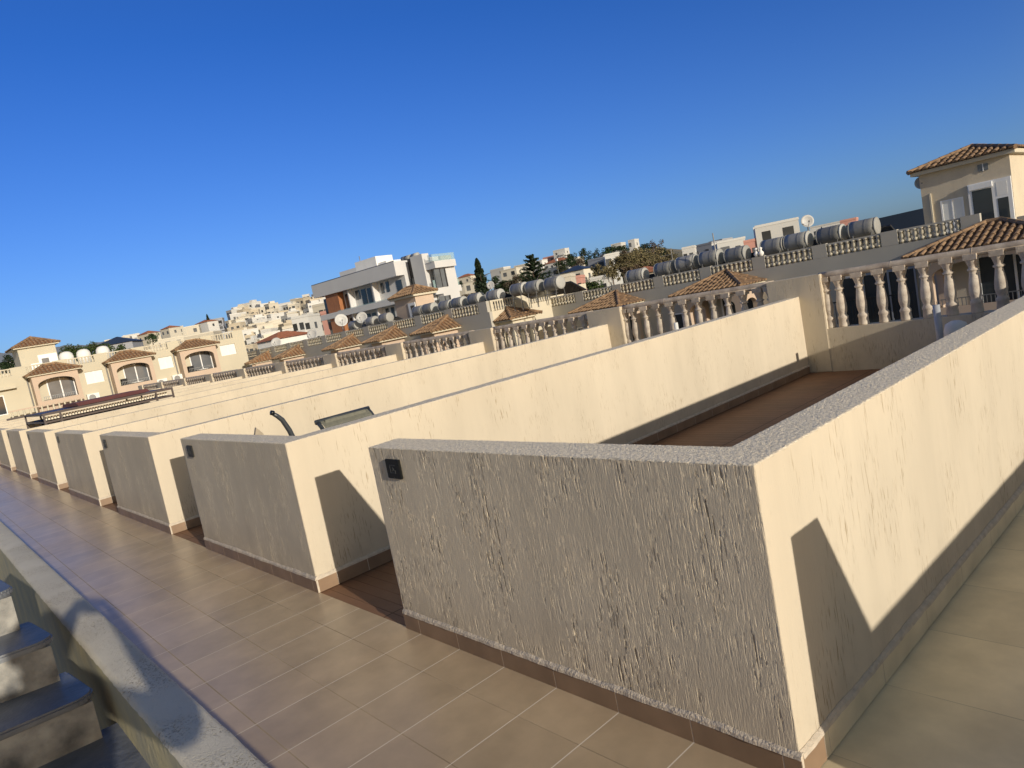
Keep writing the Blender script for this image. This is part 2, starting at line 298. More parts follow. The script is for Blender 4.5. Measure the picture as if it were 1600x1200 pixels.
# ------------------------------------------------------------------ mesh builder
class MB:
    def __init__(s): s.v = []; s.f = []
    def add(s, vs, fs):
        b = len(s.v); s.v += [tuple(p) for p in vs]; s.f += [tuple(i+b for i in q) for q in fs]; return s
    def quad(s, a, b, c, d): return s.add([a, b, c, d], [(0, 1, 2, 3)])
    def hexa(s, p): return s.add(p, [(3, 2, 1, 0), (4, 5, 6, 7), (0, 1, 5, 4), (1, 2, 6, 5), (2, 3, 7, 6), (3, 0, 4, 7)])
    def box(s, x0, y0, z0, x1, y1, z1):
        x0, x1 = sorted((x0, x1)); y0, y1 = sorted((y0, y1)); z0, z1 = sorted((z0, z1))
        return s.hexa([(x0, y0, z0), (x1, y0, z0), (x1, y1, z0), (x0, y1, z0), (x0, y0, z1), (x1, y0, z1), (x1, y1, z1), (x0, y1, z1)])
    def prism(s, poly, y0, y1):                      # polygon in (x, z), extruded along y
        n = len(poly)
        return s.add([(x, y0, z) for x, z in poly]+[(x, y1, z) for x, z in poly],
                     [tuple(range(n)), tuple(range(2*n-1, n-1, -1))]+[(i, n+i, n+(i+1) % n, (i+1) % n) for i in range(n)])
    def prism_z(s, poly, z0, z1):                    # polygon in (x, y), extruded along z
        n = len(poly)
        return s.add([(x, y, z0) for x, y in poly]+[(x, y, z1) for x, y in poly],
                     [tuple(range(n-1, -1, -1)), tuple(range(n, 2*n))]+[(i, (i+1) % n, n+(i+1) % n, n+i) for i in range(n)])
    def tube(s, pts, r, n=8, cap=True):
        pts = [Vector(p) for p in pts]; rs = r if isinstance(r, (list, tuple)) else [r]*len(pts)
        b = len(s.v); t0 = (pts[1]-pts[0]).normalized()
        a = Vector((0, 0, 1)) if abs(t0.z) < 0.9 else Vector((1, 0, 0)); x = t0.cross(a).normalized()
        for i, p in enumerate(pts):
            t = (pts[min(i+1, len(pts)-1)]-pts[max(i-1, 0)]).normalized()
            x = (x-t*x.dot(t)).normalized(); y = t.cross(x)
            for k in range(n):
                w = 2*math.pi*k/n; s.v.append(tuple(p+rs[i]*(x*math.cos(w)+y*math.sin(w))))
        for i in range(len(pts)-1):
            for k in range(n):
                s.f.append((b+i*n+k, b+i*n+(k+1) % n, b+(i+1)*n+(k+1) % n, b+(i+1)*n+k))
        if cap:
            s.f.append(tuple(b+k for k in range(n-1, -1, -1))); s.f.append(tuple(b+(len(pts)-1)*n+k for k in range(n)))
        return s
    def lathe(s, prof, n=14, c=(0, 0, 0)):
        b = len(s.v)
        for r, z in prof:
            for k in range(n):
                w = 2*math.pi*(k+0.5)/n; s.v.append((c[0]+r*math.cos(w), c[1]+r*math.sin(w), c[2]+z))
        for i in range(len(prof)-1):
            for k in range(n): s.f.append((b+i*n+k, b+i*n+(k+1) % n, b+(i+1)*n+(k+1) % n, b+(i+1)*n+k))
        s.f.append(tuple(b+k for k in range(n-1, -1, -1))); s.f.append(tuple(b+(len(prof)-1)*n+k for k in range(n)))
        return s
    def build(s, name, mat, parent=None, smooth=False, kind=None, fix=False, bevel=0):
        me = bpy.data.meshes.new(name); me.from_pydata(s.v, [], s.f); me.update()
        if fix or bevel:
            bm = bmesh.new(); bm.from_mesh(me); bmesh.ops.recalc_face_normals(bm, faces=bm.faces)
            if bevel: bmesh.ops.bevel(bm, geom=bm.edges[:], offset=bevel, segments=2, affect='EDGES')
            bm.to_mesh(me); bm.free()
        me.materials.append(mat)
        if smooth: me.polygons.foreach_set('use_smooth', [True]*len(me.polygons))
        return link(name, me, parent, kind)
def link(name, me, parent=None, kind=None):
    o = bpy.data.objects.new(name, me); COL.objects.link(o)
    if parent is not None: o.parent = parent
    if kind: o['kind'] = kind
    return o
def tag(o, label, cat, group=None, kind=None):
    o['label'] = label; o['category'] = cat
    if group: o['group'] = group
    if kind: o['kind'] = kind
    return o
def thing(name, label, cat, loc=(0, 0, 0), rz=0.0, group=None):
    o = bpy.data.objects.new(name, None); COL.objects.link(o); o.location = loc; o.rotation_euler = (0, 0, rz)
    o.empty_display_size = 0.2
    return tag(o, label, cat, group)
KIDS = {}
def kids(o): return [c for c in COL.objects if c.parent is o]
def copy_tree(o, parent=None, n=0):
    c = o.copy(); COL.objects.link(c)
    if parent is not None: c.parent = parent
    for ch in kids(o):
        if ch is not c: copy_tree(ch, c, n+1)
    return c

def holed(outer, holes, y0, y1, name, mat, parent, kind=None):
    """wall slab between local y0 and y1 with true openings; outlines in (x, z)"""
    bm = bmesh.new()
    for loop in [outer]+holes:
        vs = [bm.verts.new((x, y0, z)) for x, z in loop]
        for i in range(len(vs)): bm.edges.new((vs[i], vs[(i+1) % len(vs)]))
    bmesh.ops.triangle_fill(bm, use_beauty=True, use_dissolve=False, edges=bm.edges[:])
    g = bmesh.ops.extrude_face_region(bm, geom=bm.faces[:])
    bmesh.ops.translate(bm, verts=[e for e in g['geom'] if isinstance(e, bmesh.types.BMVert)], vec=(0, y1-y0, 0))
    bmesh.ops.recalc_face_normals(bm, faces=bm.faces)
    me = bpy.data.meshes.new(name); bm.to_mesh(me); bm.free(); me.materials.append(mat)
    return link(name, me, parent, kind)
def rect(x0, z0, x1, z1): return [(x0, z0), (x1, z0), (x1, z1), (x0, z1)]
def arch(x0, z0, x1, zs, rise, n=12):
    c = (x0+x1)/2; w = (x1-x0)/2
    return [(x0, z0), (x1, z0)] + [(c+w*math.cos(math.pi*i/n), zs+rise*math.sin(math.pi*i/n)) for i in range(n+1)]

# ------------------------------------------------------------------ terrain
def lerp_table(t, x):
    if x <= t[0][0]: return t[0][1]
    for (a, b), (c, d) in zip(t, t[1:]):
        if x <= c: return b+(d-b)*(x-a)/(c-a)
    return t[-1][1]
RIDGE = [(60, 2), (95, 6), (112, 9), (121.5, 10), (124.5, 16), (127, 21), (131, 19), (135, 15), (139, 10), (146, 11), (150, 17), (157, 17), (163, 10), (171, 3), (180, -2), (220, -8)]
def ground_z(x, y):
    d = math.hypot(x-CAM.x, y-CAM.y); az = math.degrees(math.atan2(y-CAM.y, x-CAM.x)) % 360
    h = lerp_table(RIDGE, az) if 40 < az < 240 else -8
    t = max(0, min(1, (d-120)/300)); t = t*t*(3-2*t)
    return -10+(h+10)*t
def build_ground():
    rs = [0.5, 20, 45, 70, 100, 130, 160, 190, 220, 250, 280, 310, 340, 370, 400, 440, 500, 700, 1200, 2500, 6000, 14000]
    n = 180; v = []; f = []
    for r in rs:
        for k in range(n):
            a = 2*math.pi*k/n; x = CAM.x+r*math.cos(a); y = CAM.y+r*math.sin(a)
            v.append((x, y, ground_z(x, y) - max(0, r-450)*0.010))
    for i in range(len(rs)-1):
        for k in range(n): f.append((i*n+k, i*n+(k+1) % n, (i+1)*n+(k+1) % n, (i+1)*n+k))
    f.append(tuple(range(n-1, -1, -1)))
    me = bpy.data.meshes.new('ground'); me.from_pydata(v, [], [tuple(reversed(q)) for q in f]); me.update()
    bm = bmesh.new(); bm.from_mesh(me); bmesh.ops.recalc_face_normals(bm, faces=bm.faces); bm.to_mesh(me); bm.free()
    me.materials.append(M['ground']); me.polygons.foreach_set('use_smooth', [True]*len(me.polygons))
    link('ground', me, None, 'structure')
build_ground()
# far hills on the left skyline, painted hazy blue
mb = MB(); pts = []
HC = [(-400, 640), (-200, 596), (-60, 563), (0, 551), (30, 547), (60, 545), (100, 541), (150, 536), (190, 531), (230, 527), (280, 524), (330, 522), (380, 525), (430, 528), (480, 530)]
for i in range(len(HC)-1):
    for j in range(6):
        f_ = j/6; u_ = HC[i][0]*(1-f_)+HC[i+1][0]*f_; v_ = HC[i][1]*(1-f_)+HC[i+1][1]*f_
        p_ = at(u_, v_+1.2*math.sin(u_*0.11)+0.8*math.sin(u_*0.29), 5200); pts.append((p_.x, p_.y, p_.z, math.atan2(p_.y-CAM.y, p_.x-CAM.x)))
for (x, y, h, a), (x2, y2, h2, a2) in zip(pts, pts[1:]):
    def q(a_, D_, z_): return (CAM.x+D_*math.cos(a_), CAM.y+D_*math.sin(a_), z_)
    mb.quad(q(a, 4200, -60), q(a2, 4200, -60), q(a2, 4700, h2*0.45), q(a, 4700, h*0.45))
    mb.quad(q(a, 4700, h*0.45), q(a2, 4700, h2*0.45), q(a2, 5200, h2), q(a, 5200, h))
    mb.quad(q(a, 5200, h), q(a2, 5200, h2), q(a2, 6400, -90), q(a, 6400, -90))
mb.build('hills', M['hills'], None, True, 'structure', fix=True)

# ------------------------------------------------------------------ our roof terrace
PER, END, T, D, H = 3.2386, 2.1909, 0.1802, 7.0614, 1.0       # bay period, end wall length, thickness, depth, height
NB = 11
XL = -NB*PER-2.0
mb = MB().box(XL, -1.3, -10, 8.2, D+0.2, -0.25); mb.build('terrace_block', pmat('own_building_wall', (0.7, 0.6, 0.42), 0.9, 0.05, 0.5), None, False, 'structure')
def slab(name, x0, y0, x1, y1, z, mat, th=0.05):
    return MB().box(x0, y0, z-th, x1, y1, z).build(name, mat, None, False, 'structure')
slab('walkway', XL, -1.30, 8, 0.0, 0.0, M['walk_tile'], 0.24)
slab('bay_floor', XL, 0.0, -0.05, D, -0.004, M['bay_tile'], 0.24)
slab('side_floor', -0.05, 0.0, 8, D, -0.002, M['khaki_tile'], 0.24)

def grid_wall(step_end, step_side, trunc=False):
    """closed L-shaped wall as dense quads; local origin at the outer corner foot"""
    vs = []; fs = []
    def sheet(o, du, dv, lu, lv, nu, nv):
        b = len(vs); o = Vector(o); du = Vector(du); dv = Vector(dv)
        for j in range(nv+1):
            for i in range(nu+1): vs.append(tuple(o+du*(lu*i/nu)+dv*(lv*j/nv)))
        for j in range(nv):
            for i in range(nu):
                a = b+j*(nu+1)+i; fs.append((a, a+1, a+nu+2, a+nu+1))
    X, Y, Z = (1, 0, 0), (0, 1, 0), (0, 0, 1)
    nz = max(1, round(H/step_end)); nt_ = max(1, round(T/step_end)); ne = max(1, round((END-T)/step_end)); nd = max(1, round((D-T)/step_side))
    E1 = END-T
    sheet((-END, 0, 0), X, Z, E1, H, ne, nz); sheet((-T, 0, 0), X, Z, T, H, nt_, nz)          # end face
    sheet((0, 0, 0), Y, Z, T, H, nt_, nz); sheet((0, T, 0), Y, Z, D-T, H, nd, nz)               # outer long face
    sheet((-END, T, 0), (0, -1, 0), Z, T, H, nt_, nz)                                          # tip
    sheet((-T, T, 0), (-1, 0, 0), Z, E1, H, ne, nz)                                            # back of end wall
    sheet((-T, D, 0), (0, -1, 0), Z, D-T, H, nd, nz)                                           # inner long face
    sheet((-END, 0, H), X, Y, E1, T, ne, nt_); sheet((-T, 0, H), X, Y, T, T, nt_, nt_)         # top of end wall
    sheet((-T, T, H), X, Y, T, D-T, nt_, nd)                                                   # top of long wall
    return vs, fs
def wall_mesh(step_end, step_side, mat, dense):
    vs, fs = grid_wall(step_end, step_side)
    me = bpy.data.meshes.new('wall'); me.from_pydata(vs, [], fs); me.update()
    if dense:
        bm = bmesh.new(); bm.from_mesh(me); bmesh.ops.remove_doubles(bm, verts=bm.verts, dist=0.0004)
        from mathutils import noise as mn
        for vv in bm.verts:                            # chipped, uneven arrises along the top
            p = vv.co
            if p.z > H-1e-4 and (abs(p.y) < 1e-4 or abs(p.x) < 1e-4 or abs(p.x+END) < 1e-4 or (abs(p.x+T) < 1e-4 and p.y > T-1e-4) or (abs(p.y-T) < 1e-4 and p.x < -T+1e-4)):
                q = mn.noise(p*26)*0.5+mn.noise(p*75)*0.6
                vv.co.z -= 0.003+0.006*max(0, q); 
                if abs(p.y) < 1e-4: vv.co.y += 0.004*q
                if abs(p.x) < 1e-4: vv.co.x += 0.005*q
        bm.to_mesh(me); bm.free(); me.polygons.foreach_set('use_smooth', [True]*len(me.polygons))
    me.materials.append(mat); me.materials.append(M['wall_top'])
    me.polygons.foreach_set('material_index', [1 if p.normal.z > 0.6 else 0 for p in me.polygons])
    return me
near_me = wall_mesh(0.0045, 0.009, M['plaster_near'], True)
far_me = wall_mesh(0.010, 0.06, M['plaster_mid'], True)

SKZ = 0.088
def skirt_run(mb, gb, p0, p1, out, tile=0.333, off=0.0):
    """row of skirting tiles from p0 to p1 standing proud by 'out' plus a mortar bead on top"""
    p0 = Vector(p0); p1 = Vector(p1); L = (p1-p0).length; d = (p1-p0).normalized(); o = Vector(out)
    a = -off
    while a < L:
        s0, s1 = max(a, 0)+0.0024, min(a+tile, L)-0.0024
        if s1-s0 > 0.01:
            q = [p0+d*s0, p0+d*s1, p0+d*s1+o*0.011, p0+d*s0+o*0.011]
            mb.hexa([(*x.xy, 0.001) for x in q]+[(*x.xy, SKZ-0.002) for x in q])
        a += tile
    # grout core behind the joints, and the irregular bead
    q = [p0, p1, p1+o*0.0104, p0+o*0.0104]
    gb.hexa([(*x.xy, 0.002) for x in q]+[(*x.xy, SKZ-0.001) for x in q])
    n = max(2, int(L/0.022)); w, hz = 0.014, 0.018
    b = len(gb.v)
    for i in range(n+1):
        p = p0+d*(L*i/n); w += (0.0145-w)*0.25+random.uniform(-0.0016, 0.0016); hz += (0.019-hz)*0.22+random.uniform(-0.0024, 0.0024)
        for (oo, zz) in ((-0.006, SKZ-0.003), (w, SKZ-0.003), (w*0.85, SKZ+hz*0.5), (0.003, SKZ+hz), (-0.006, SKZ+hz)):
            gb.v.append((*(p+o*oo).xy, zz))
    for i in range(n):
        for k in range(5): gb.f.append((b+i*5+k, b+(i+1)*5+k, b+(i+1)*5+(k+1) % 5, b+i*5+(k+1) % 5))
    gb.f.append(tuple(b+k for k in range(5))); gb.f.append(tuple(b+n*5+k for k in range(4, -1, -1)))
def wall_kids(root, pale):
    sk = MB(); g = MB()
    skirt_run(sk, g, (-END, 0, 0), (0.011, 0, 0), (0, -1, 0), off=0.333-(-0.383-(-END)) % 0.333)
    skirt_run(sk, g, (-END, T, 0), (-END, 0, 0), (-1, 0, 0))
    sk2 = MB() if pale else sk
    skirt_run(sk, g, (0, 0, 0), (0, 0.14, 0), (1, 0, 0))
    skirt_run(sk2, g, (0, 0.14, 0), (0, D, 0), (1, 0, 0), tile=0.45 if pale else 0.333, off=0.42 if pale else 0.1)
    skirt_run(sk, g, (-T, D, 0), (-T, T, 0), (-1, 0, 0)); skirt_run(sk, g, (-T, T, 0), (-END, T, 0), (0, 1, 0))
    sk.build('skirting', M['skirt'], root)
    if pale: sk2.build('skirting', M['skirt_pale'], root)['label'] = 'pale khaki skirting tiles'
    g.build('mortar_bead', M['mortar'], root)
WL = {0: 'second cream partition wall, on the right outside', 1: 'nearest cream rendered partition wall with scraped grey end face and black plaque',
      2: 'second cream partition wall, behind the nearest one, with leaning stick-free face and stool shadow',
      3: 'third cream partition wall in the row, beyond the sun lounger',
      4: 'fourth cream partition wall in the row along the walkway', 5: 'fifth cream partition wall, in front of the pergola',
      6: 'sixth cream partition wall, first one beyond the pergola front', 7: 'seventh cream partition wall, under the far edge of the pergola'}
WL[2] = 'second cream partition wall, directly behind the nearest one, with a tapered shadow near its corner'
WL[0] = 'cream partition wall to the right of the nearest one, casting its shadow'
GW = 'partition walls between the roof terrace bays'
walls = {}
proto = None
for k in range(-1, NB):
    i = k+1                                           # 1 is the nearest in view, 0 lies to its right
    lab = WL.get(i, 'far cream partition wall near the left end of the row')
    r = thing('partition_wall', lab, 'wall', (-k*PER, 0, 0), 0, GW)
    if k == 0:
        link('wall', near_me, r); wall_kids(r, True)
    elif proto is None:
        link('wall', far_me, r); wall_kids(r, False); proto = r
    else:
        for ch in kids(proto):
            c = ch.copy(); COL.objects.link(c); c.parent = r
    walls[i] = r
# small black plaques on the end faces
PLX = on_y(617.5, 732, 0)
GP = 'black plaques on the end walls'
def plaque(i, lab):
    t = thing('wall_plaque', lab, 'plaque', (-(i-1)*PER+PLX.x, -0.003, PLX.z), 0, GP)
    MB().box(-0.064, -0.010, -0.050, 0.064, 0.002, 0.050).build('plate', M['black'], t, bevel=0.003)
    e = MB(); w = 0.004
    for (a, b, c, d_) in ((-0.028, -0.022, 0.02, -0.018), (-0.028, 0.018, 0.02, 0.022), (-0.028, -0.018, -0.024, 0.018), (0.016, -0.018, 0.020, -0.004)):
        e.box(a, -0.0122, b, c, -0.0102, d_)
    e.prism([(-0.012, -0.012), (-0.008, -0.012), (0.002, 0.010), (-0.002, 0.012)], -0.0122, -0.0102)
    e.prism([(0.000, 0.004), (0.003, 0.006), (0.010, -0.008), (0.006, -0.010)], -0.0122, -0.0102)
    e.box(-0.006, -0.0122, -0.044, 0.000, -0.0102, -0.041)
    e.build('emblem', M['emblem'], t)
    return t
pq = plaque(1, 'black square plaque with faint square emblem on the nearest end wall')
for i, lab in ((2, 'black plaque on the second end wall'), (3, 'plaque on the third end wall in the row'), (4, 'small plaque on the fourth end wall'),
               (5, 'small plaque on the fifth end wall in the row'), (6, 'tiny plaque on the sixth end wall'), (0, 'plaque on the end wall right of the nearest one')):
    c = copy_tree(pq); c.location.x += -(i-1)*PER; c['label'] = lab

# ------------------------------------------------------------------ balustrade along the far side
PIL0, PIL1, ZS, ZT = -0.42, 0.30, 0.545, 1.245
def balustrade_wall():
    t = thing('parapet_wall', 'low cream parapet wall with square pillars carrying the stone balustrades', 'wall', (0, D, 0))
    low = MB().box(XL, 0.0, -0.2, 8, 0.19, ZS); low.build('wall', M['plaster'], t)
    for k in range(-2, NB+1):
        x = -k*PER
        MB().box(x+PIL0, -0.012, -0.001, x+PIL1, 0.202, ZT).build('pillar', M['plaster'], t, bevel=0.008)
    return t
balustrade_wall()
BAL_PROF = [(0.060, 0.0), (0.062, 0.015), (0.056, 0.09), (0.062, 0.105), (0.062, 0.125), (0.050, 0.14), (0.044, 0.155), (0.054, 0.19), (0.061, 0.235),
            (0.060, 0.28), (0.052, 0.35), (0.043, 0.41), (0.038, 0.45), (0.040, 0.46), (0.055, 0.468), (0.055, 0.484), (0.040, 0.492), (0.042, 0.51),
            (0.052, 0.545), (0.064, 0.58), (0.066, 0.645)]
_b = MB().lathe(BAL_PROF, 16)
_b.box(-0.066, -0.066, 0.585, 0.066, 0.066, 0.648)
bal_me = _b.build('baluster', M['stone'], None, False).data
for o in [o for o in COL.objects if o.name.startswith('baluster')]: bpy.data.objects.remove(o)
bal_me.polygons.foreach_set('use_smooth', [len(p.vertices) == 4 and i < 320 for i, p in enumerate(bal_me.polygons)])
def balustrade(k, lab):
    x0, x1 = -(k+1)*PER+PIL1, -k*PER+PIL0
    t = thing('stone_balustrade', lab, 'balustrade', ((x0+x1)/2, D+0.095, ZS), 0, 'stone balustrades between the parapet pillars')
    w = (x1-x0)/2
    rl = MB(); n = 20                               # slightly uneven rounded handrail in three lengths
    rl.tube([(-w-0.05+(2*w+0.1)*j/n, 0, 0.664+random.uniform(-.0012, .0012)) for j in range(n+1)], 0.048, 14)
    for jx in (-w*0.36, w*0.30): rl.tube([(jx-0.004, 0, 0.664), (jx+0.004, 0, 0.664)], 0.0495, 14)
    rl.box(-w-0.02, -0.046, 0.6485, w+0.02, 0.046, 0.660)
    rl.build('handrail', M['rail_stone'], t, True)
    for j in range(10):
        xx = -w+0.175+0.241*j
        b = link('baluster', bal_me, t); b.location = (xx, 0, 0.0005); b.rotation_euler.z = random.uniform(-.08, .08)
    for s in (-1, 1):                                # half balusters engaged in the pillars
        b = link('half_baluster', bal_me, t); b.location = (s*(w-0.012), 0, 0.0005)
    return t
BL = ['stone balustrade at the right edge, over the end of the nearest bay', 'stone balustrade with white pipe stubs beyond the second partition wall', 'stone balustrade beyond the third partition wall, under a tiled roof']
for k in range(-1, NB):
    balustrade(k, BL[k] if 0 <= k < 3 else ('fourth stone balustrade from the right' if k == 3 else 'fifth stone balustrade from the right' if k == 4 else
               'stone balustrade out of view on the right' if k < 0 else 'distant stone balustrade near the far end of the parapet'))

# ------------------------------------------------------------------ walkway parapet and steps on the left
ZP, PY0, PY1 = 0.5, -1.386, -1.234
def walkway_parapet():
    t = thing('walkway_parapet', 'low parapet wall with rough pale top along the left edge of the walkway', 'wall', (0, PY0, 0))
    nx = 900; x0, x1 = -30.0, 4.5; v = []; f = []
    th = PY1-PY0; prof = [(th, -0.2), (th, ZP-0.02), (th-0.006, ZP-0.006), (th-0.02, ZP), (th*0.5, ZP+0.003), (0.02, ZP), (0.005, ZP-0.006), (0.0, ZP-0.02)]
    xs = [x1-(x1-x0)*(i/nx)**2.2 for i in range(nx+1)]
    for x in xs:
        j = 0.0028 if x > -6 else 0.0
        for i, (y, z) in enumerate(prof):
            e = j if i >= 1 else 0
            v.append((x, y+random.uniform(-e, e)*0.6, z+random.uniform(-e, e)*0.15))
    m = len(prof)
    for i in range(nx):
        for k in range(m-1): f.append((i*m+k, i*m+k+1, (i+1)*m+k+1, (i+1)*m+k))
    mb = MB(); mb.v = v; mb.f = f
    mb.build('coping', M['coping'], t, True, fix=True)
    MB().box(x0, 0.0005, -3, x1, 0.02, ZP-0.021).build('wall_face', M['olive_wall'], t)
walkway_parapet()

# winding concrete steps: nosing k given by photo pixels of its right end and a point on its left, and its height
ST = [((262, 1240), (60, 1310), 0.27), ((148, 1083), (0, 1146), 0.45), ((82, 997), (0, 1026), 0.63), ((20, 920), (-60, 946), 0.81)]
def staircase():
    t = thing('staircase', 'grey painted concrete steps with worn white risers rising beside the parapet', 'stairs', (-1.5, -1.9, 0))
    P = Vector(t.location)
    nz = []
    for (a, b, z) in ST:
        p = on_z(*a, z); q = on_z(*b, z); d = (q-p).normalized(); nz.append((p, p+d*1.25, z))
    for i, (p, q, z) in enumerate(nz):
        if i+1 < len(nz): p2, q2 = nz[i+1][0], nz[i+1][1]
        else: p2, q2 = p+Vector((-0.9, -0.1, 0)), q+Vector((-0.9, -0.1, 0))
        d = (q-p).normalized(); n = Vector((-d.y, d.x, 0));
        if n.x < 0: n = -n
        back = 0.10
        # slab with rounded nosing corner at its right end
        cor = [p+n*0.0-d*0.0]
        poly = []
        R = 0.07
        for j in range(7):
            w = math.pi/2*j/6
            c = p+d*R-n*R
            poly.append(c+(-d)*R*math.cos(w)*1.0+n*R*math.sin(w))
        poly += [q, Vector((q2.x, q2.y, z))-n*back, Vector((p2.x, p2.y, z))-n*back+Vector((0, 0.02, 0))]
        tr = MB().prism_z([((v-P).x, (v-P).y) for v in poly], z-0.03, z)
        tr.build('tread', M['tread'], t, False, fix=True, bevel=0.008)
        # riser block under it, set back a little, down to well below
        rp = [p-n*0.012+d*0.012, q-n*0.012, Vector((q2.x, q2.y, z))-n*back, Vector((p2.x, p2.y, z))-n*back+d*0.012]
        MB().prism_z([((v-P).x, (v-P).y) for v in rp], z-0.30, z-0.0305).build('riser', M['riser'], t, False, fix=True)
    # landing at the foot of the steps
    MB().box(nz[0][0].x-0.3-P.x, -1.39-P.y, -0.3, 3.2-P.x, -3.3-P.y, 0.088).build('landing', M['tread'], t)
    return t, nz
stairs, NZ = staircase()
# cable loop lying against the uppermost riser
cz = 0.655
def cpt(u, v, z): return on_z(u, v, z)
mb = MB(); P0 = cpt(2, 968, 0.66)
loop = [(-12, 985, .645), (0, 972, .645), (5, 962, .66), (8, 950, .69), (14, 940, .72), (17, 935, .72), (15, 942, .70), (10, 955, .67), (9, 963, .65), (2, 968, .645), (-8, 962, .645)]
pts = [cpt(*q)-P0 for q in loop]; fine = []
for i in range(len(pts)-1):
    for j in range(4):
        a = pts[max(i-1, 0)]; b = pts[i]; c = pts[i+1]; d_ = pts[min(i+2, len(pts)-1)]; s = j/4
        fine.append(0.5*((2*b)+(c-a)*s+(2*a-5*b+4*c-d_)*s*s+(3*b-a-3*c+d_)*s**3))
mb.tube(fine, 0.006, 6); o = mb.build('cable', M['cable'], None, True); o.location = P0
tag(o, 'loose black cable loop lying on the step by the white riser at left edge', 'cable')

# ------------------------------------------------------------------ things in the bays
def lounger():
    # sun lounger in the bay behind the second wall: raised mesh back with frame, armrest, lower rail
    X = -PER-1.9
    t = thing('sun_lounger', 'charcoal framed sun lounger with grey mesh back seen above the second wall', 'sun lounger', (X, 1.0, 0))
    B = Vector(t.location)
    pl = [on_x(u, v, X) for u, v in ((497, 655), (577, 643))]
    a, b = pl[0]-B, pl[1]-B
    zt = (a.z+b.z)/2; a = Vector((0, a.y, zt)); b = Vector((0, b.y, zt))
    back = [Vector((0, 0, 0)), Vector((0.06, 0, -0.045)), Vector((0.16, 0, -0.16)), Vector((0.42, 0, -0.62)), Vector((0.50, 0, -0.72))]
    f = MB()
    for p in (a, b): f.tube([p+Vector((q.x-0.03, 0, q.z+0.0)) for q in back], 0.020, 8)
    f.tube([a+Vector((-0.03, -0.02, 0)), b+Vector((-0.03, 0.02, 0))], 0.024, 8)
    f.build('back_frame', M['chair_frame'], t, True)
    mm = MB()
    for q, r in zip(back[:-1], back[1:]):
        mm.quad(a+q+Vector((0, .015, 0)), b+q-Vector((0, .015, 0)), b+r-Vector((0, .015, 0)), a+r+Vector((0, .015, 0)))
    mm.build('back_mesh', M['chair_mesh'], t)
    hd = MB().box(-0.012, a.y+0.05, zt-0.030, 0.030, b.y-0.05, zt+0.006); hd.build('headrest', M['chair_mesh'], t, bevel=0.005)
    # seat with legs, low in the bay
    s = MB(); s.box(0.46, a.y, 0.28, 1.60, b.y, 0.31); s.build('seat', M['chair_mesh2'], t)
    for sx in (0.5, 1.5):
        for yy in (a.y, b.y): MB().tube([(sx, yy, 0), (sx, yy, 0.285)], 0.02, 8).build('leg', M['chair_frame'], t, True)
    return t
def armrest():
    X = -PER-1.55
    t = thing('garden_chair', 'dark curved chair frame and beige back rising above the second end wall', 'chair', (X, 0.45, 0))
    B = Vector(t.location)
    pp = [on_x(u, v, X)-B for u, v in ((424, 645), (433, 650), (441, 656), (452, 672), (466, 700))]
    pp = pp+[pp[-1]+Vector((0, 0.06, -0.25)), pp[-1]+Vector((0, 0.10, -0.55))]
    f = MB(); w = 0.028
    f.tube(pp, [0.016, 0.020, 0.022, 0.024, 0.024, 0.022, 0.02], 8); f.build('armrest', M['chair_frame'], t, True)
    MB().tube([pp[0]+Vector((0, -0.006, 0.003)), pp[0]+Vector((0, 0.02, -0.008))], 0.021, 8).build('arm_cap', M['black'], t, True)
    q = [on_x(u, v, X)-B for u, v in ((398, 668), (410, 678), (411, 700), (394, 700))]
    m = MB(); off = Vector((0.03, 0, 0)); m.hexa([x for x in q]+[x+off for x in q]); m.build('backrest', M['chair_mesh2'], t, fix=True)
    y0, y1 = q[0].y-0.02, pp[-1].y
    MB().box(-0.25, y0, 0.38, 0.25, y1, 0.41).build('seat', M['chair_mesh2'], t)
    for sx in (-0.22, 0.22):
        for yy in (y0+0.03, y1-0.03): MB().tube([(sx, yy, 0), (sx, yy, 0.385)], 0.014, 8).build('leg', M['chair_frame'], t, True)
lounger(); armrest()

def umbrella_base():
    Y = 6.55; p = on_y(1468, 520, Y); top = on_y(1458, 477, Y)
    t = thing('parasol_stand', 'grey parasol pole standing in a round white base by the far balustrade', 'parasol stand', (p.x, Y, 0))
    d = (top.x-p.x)
    MB().tube([(0, 0, 0.05), (0, 0, top.z)], 0.035, 14).build('pole', M['pipe'], t, True)
    MB().tube([(0, 0, 0.15), (0, 0, 0.19), (0, 0, 0.195)], [0.05, 0.05, 0.04], 14).build('collar', M['white'], t, True)
    MB().lathe([(0.06, 0.0), (0.10, 0.02), (0.115, 0.20), (0.12, 0.34), (0.10, 0.42), (0.04, 0.45)], 18, (0.09, 0.24, 0.075)).build('counterweight', M['white'], t, True)
    MB().lathe([(0.26, 0.002), (0.27, 0.03), (0.25, 0.07), (0.12, 0.10), (0.055, 0.14)], 28).build('base', M['white'], t, True)
umbrella_base()
for (u, v, lab) in ((1057, 512, 'short white pipe stub standing before the second balustrade'), (1050, 483, None)):
    if lab is None: continue
    p = on_y(u, v, D-0.12); z1 = on_y(u, v-8, D-0.12).z
    o = MB().tube([(0, 0, 0), (0, 0, z1)], 0.030, 12).build('white_pipe', M['white'], None, True); o.location = (p.x, D-0.12, 0)
    tag(o, lab, 'pipe')

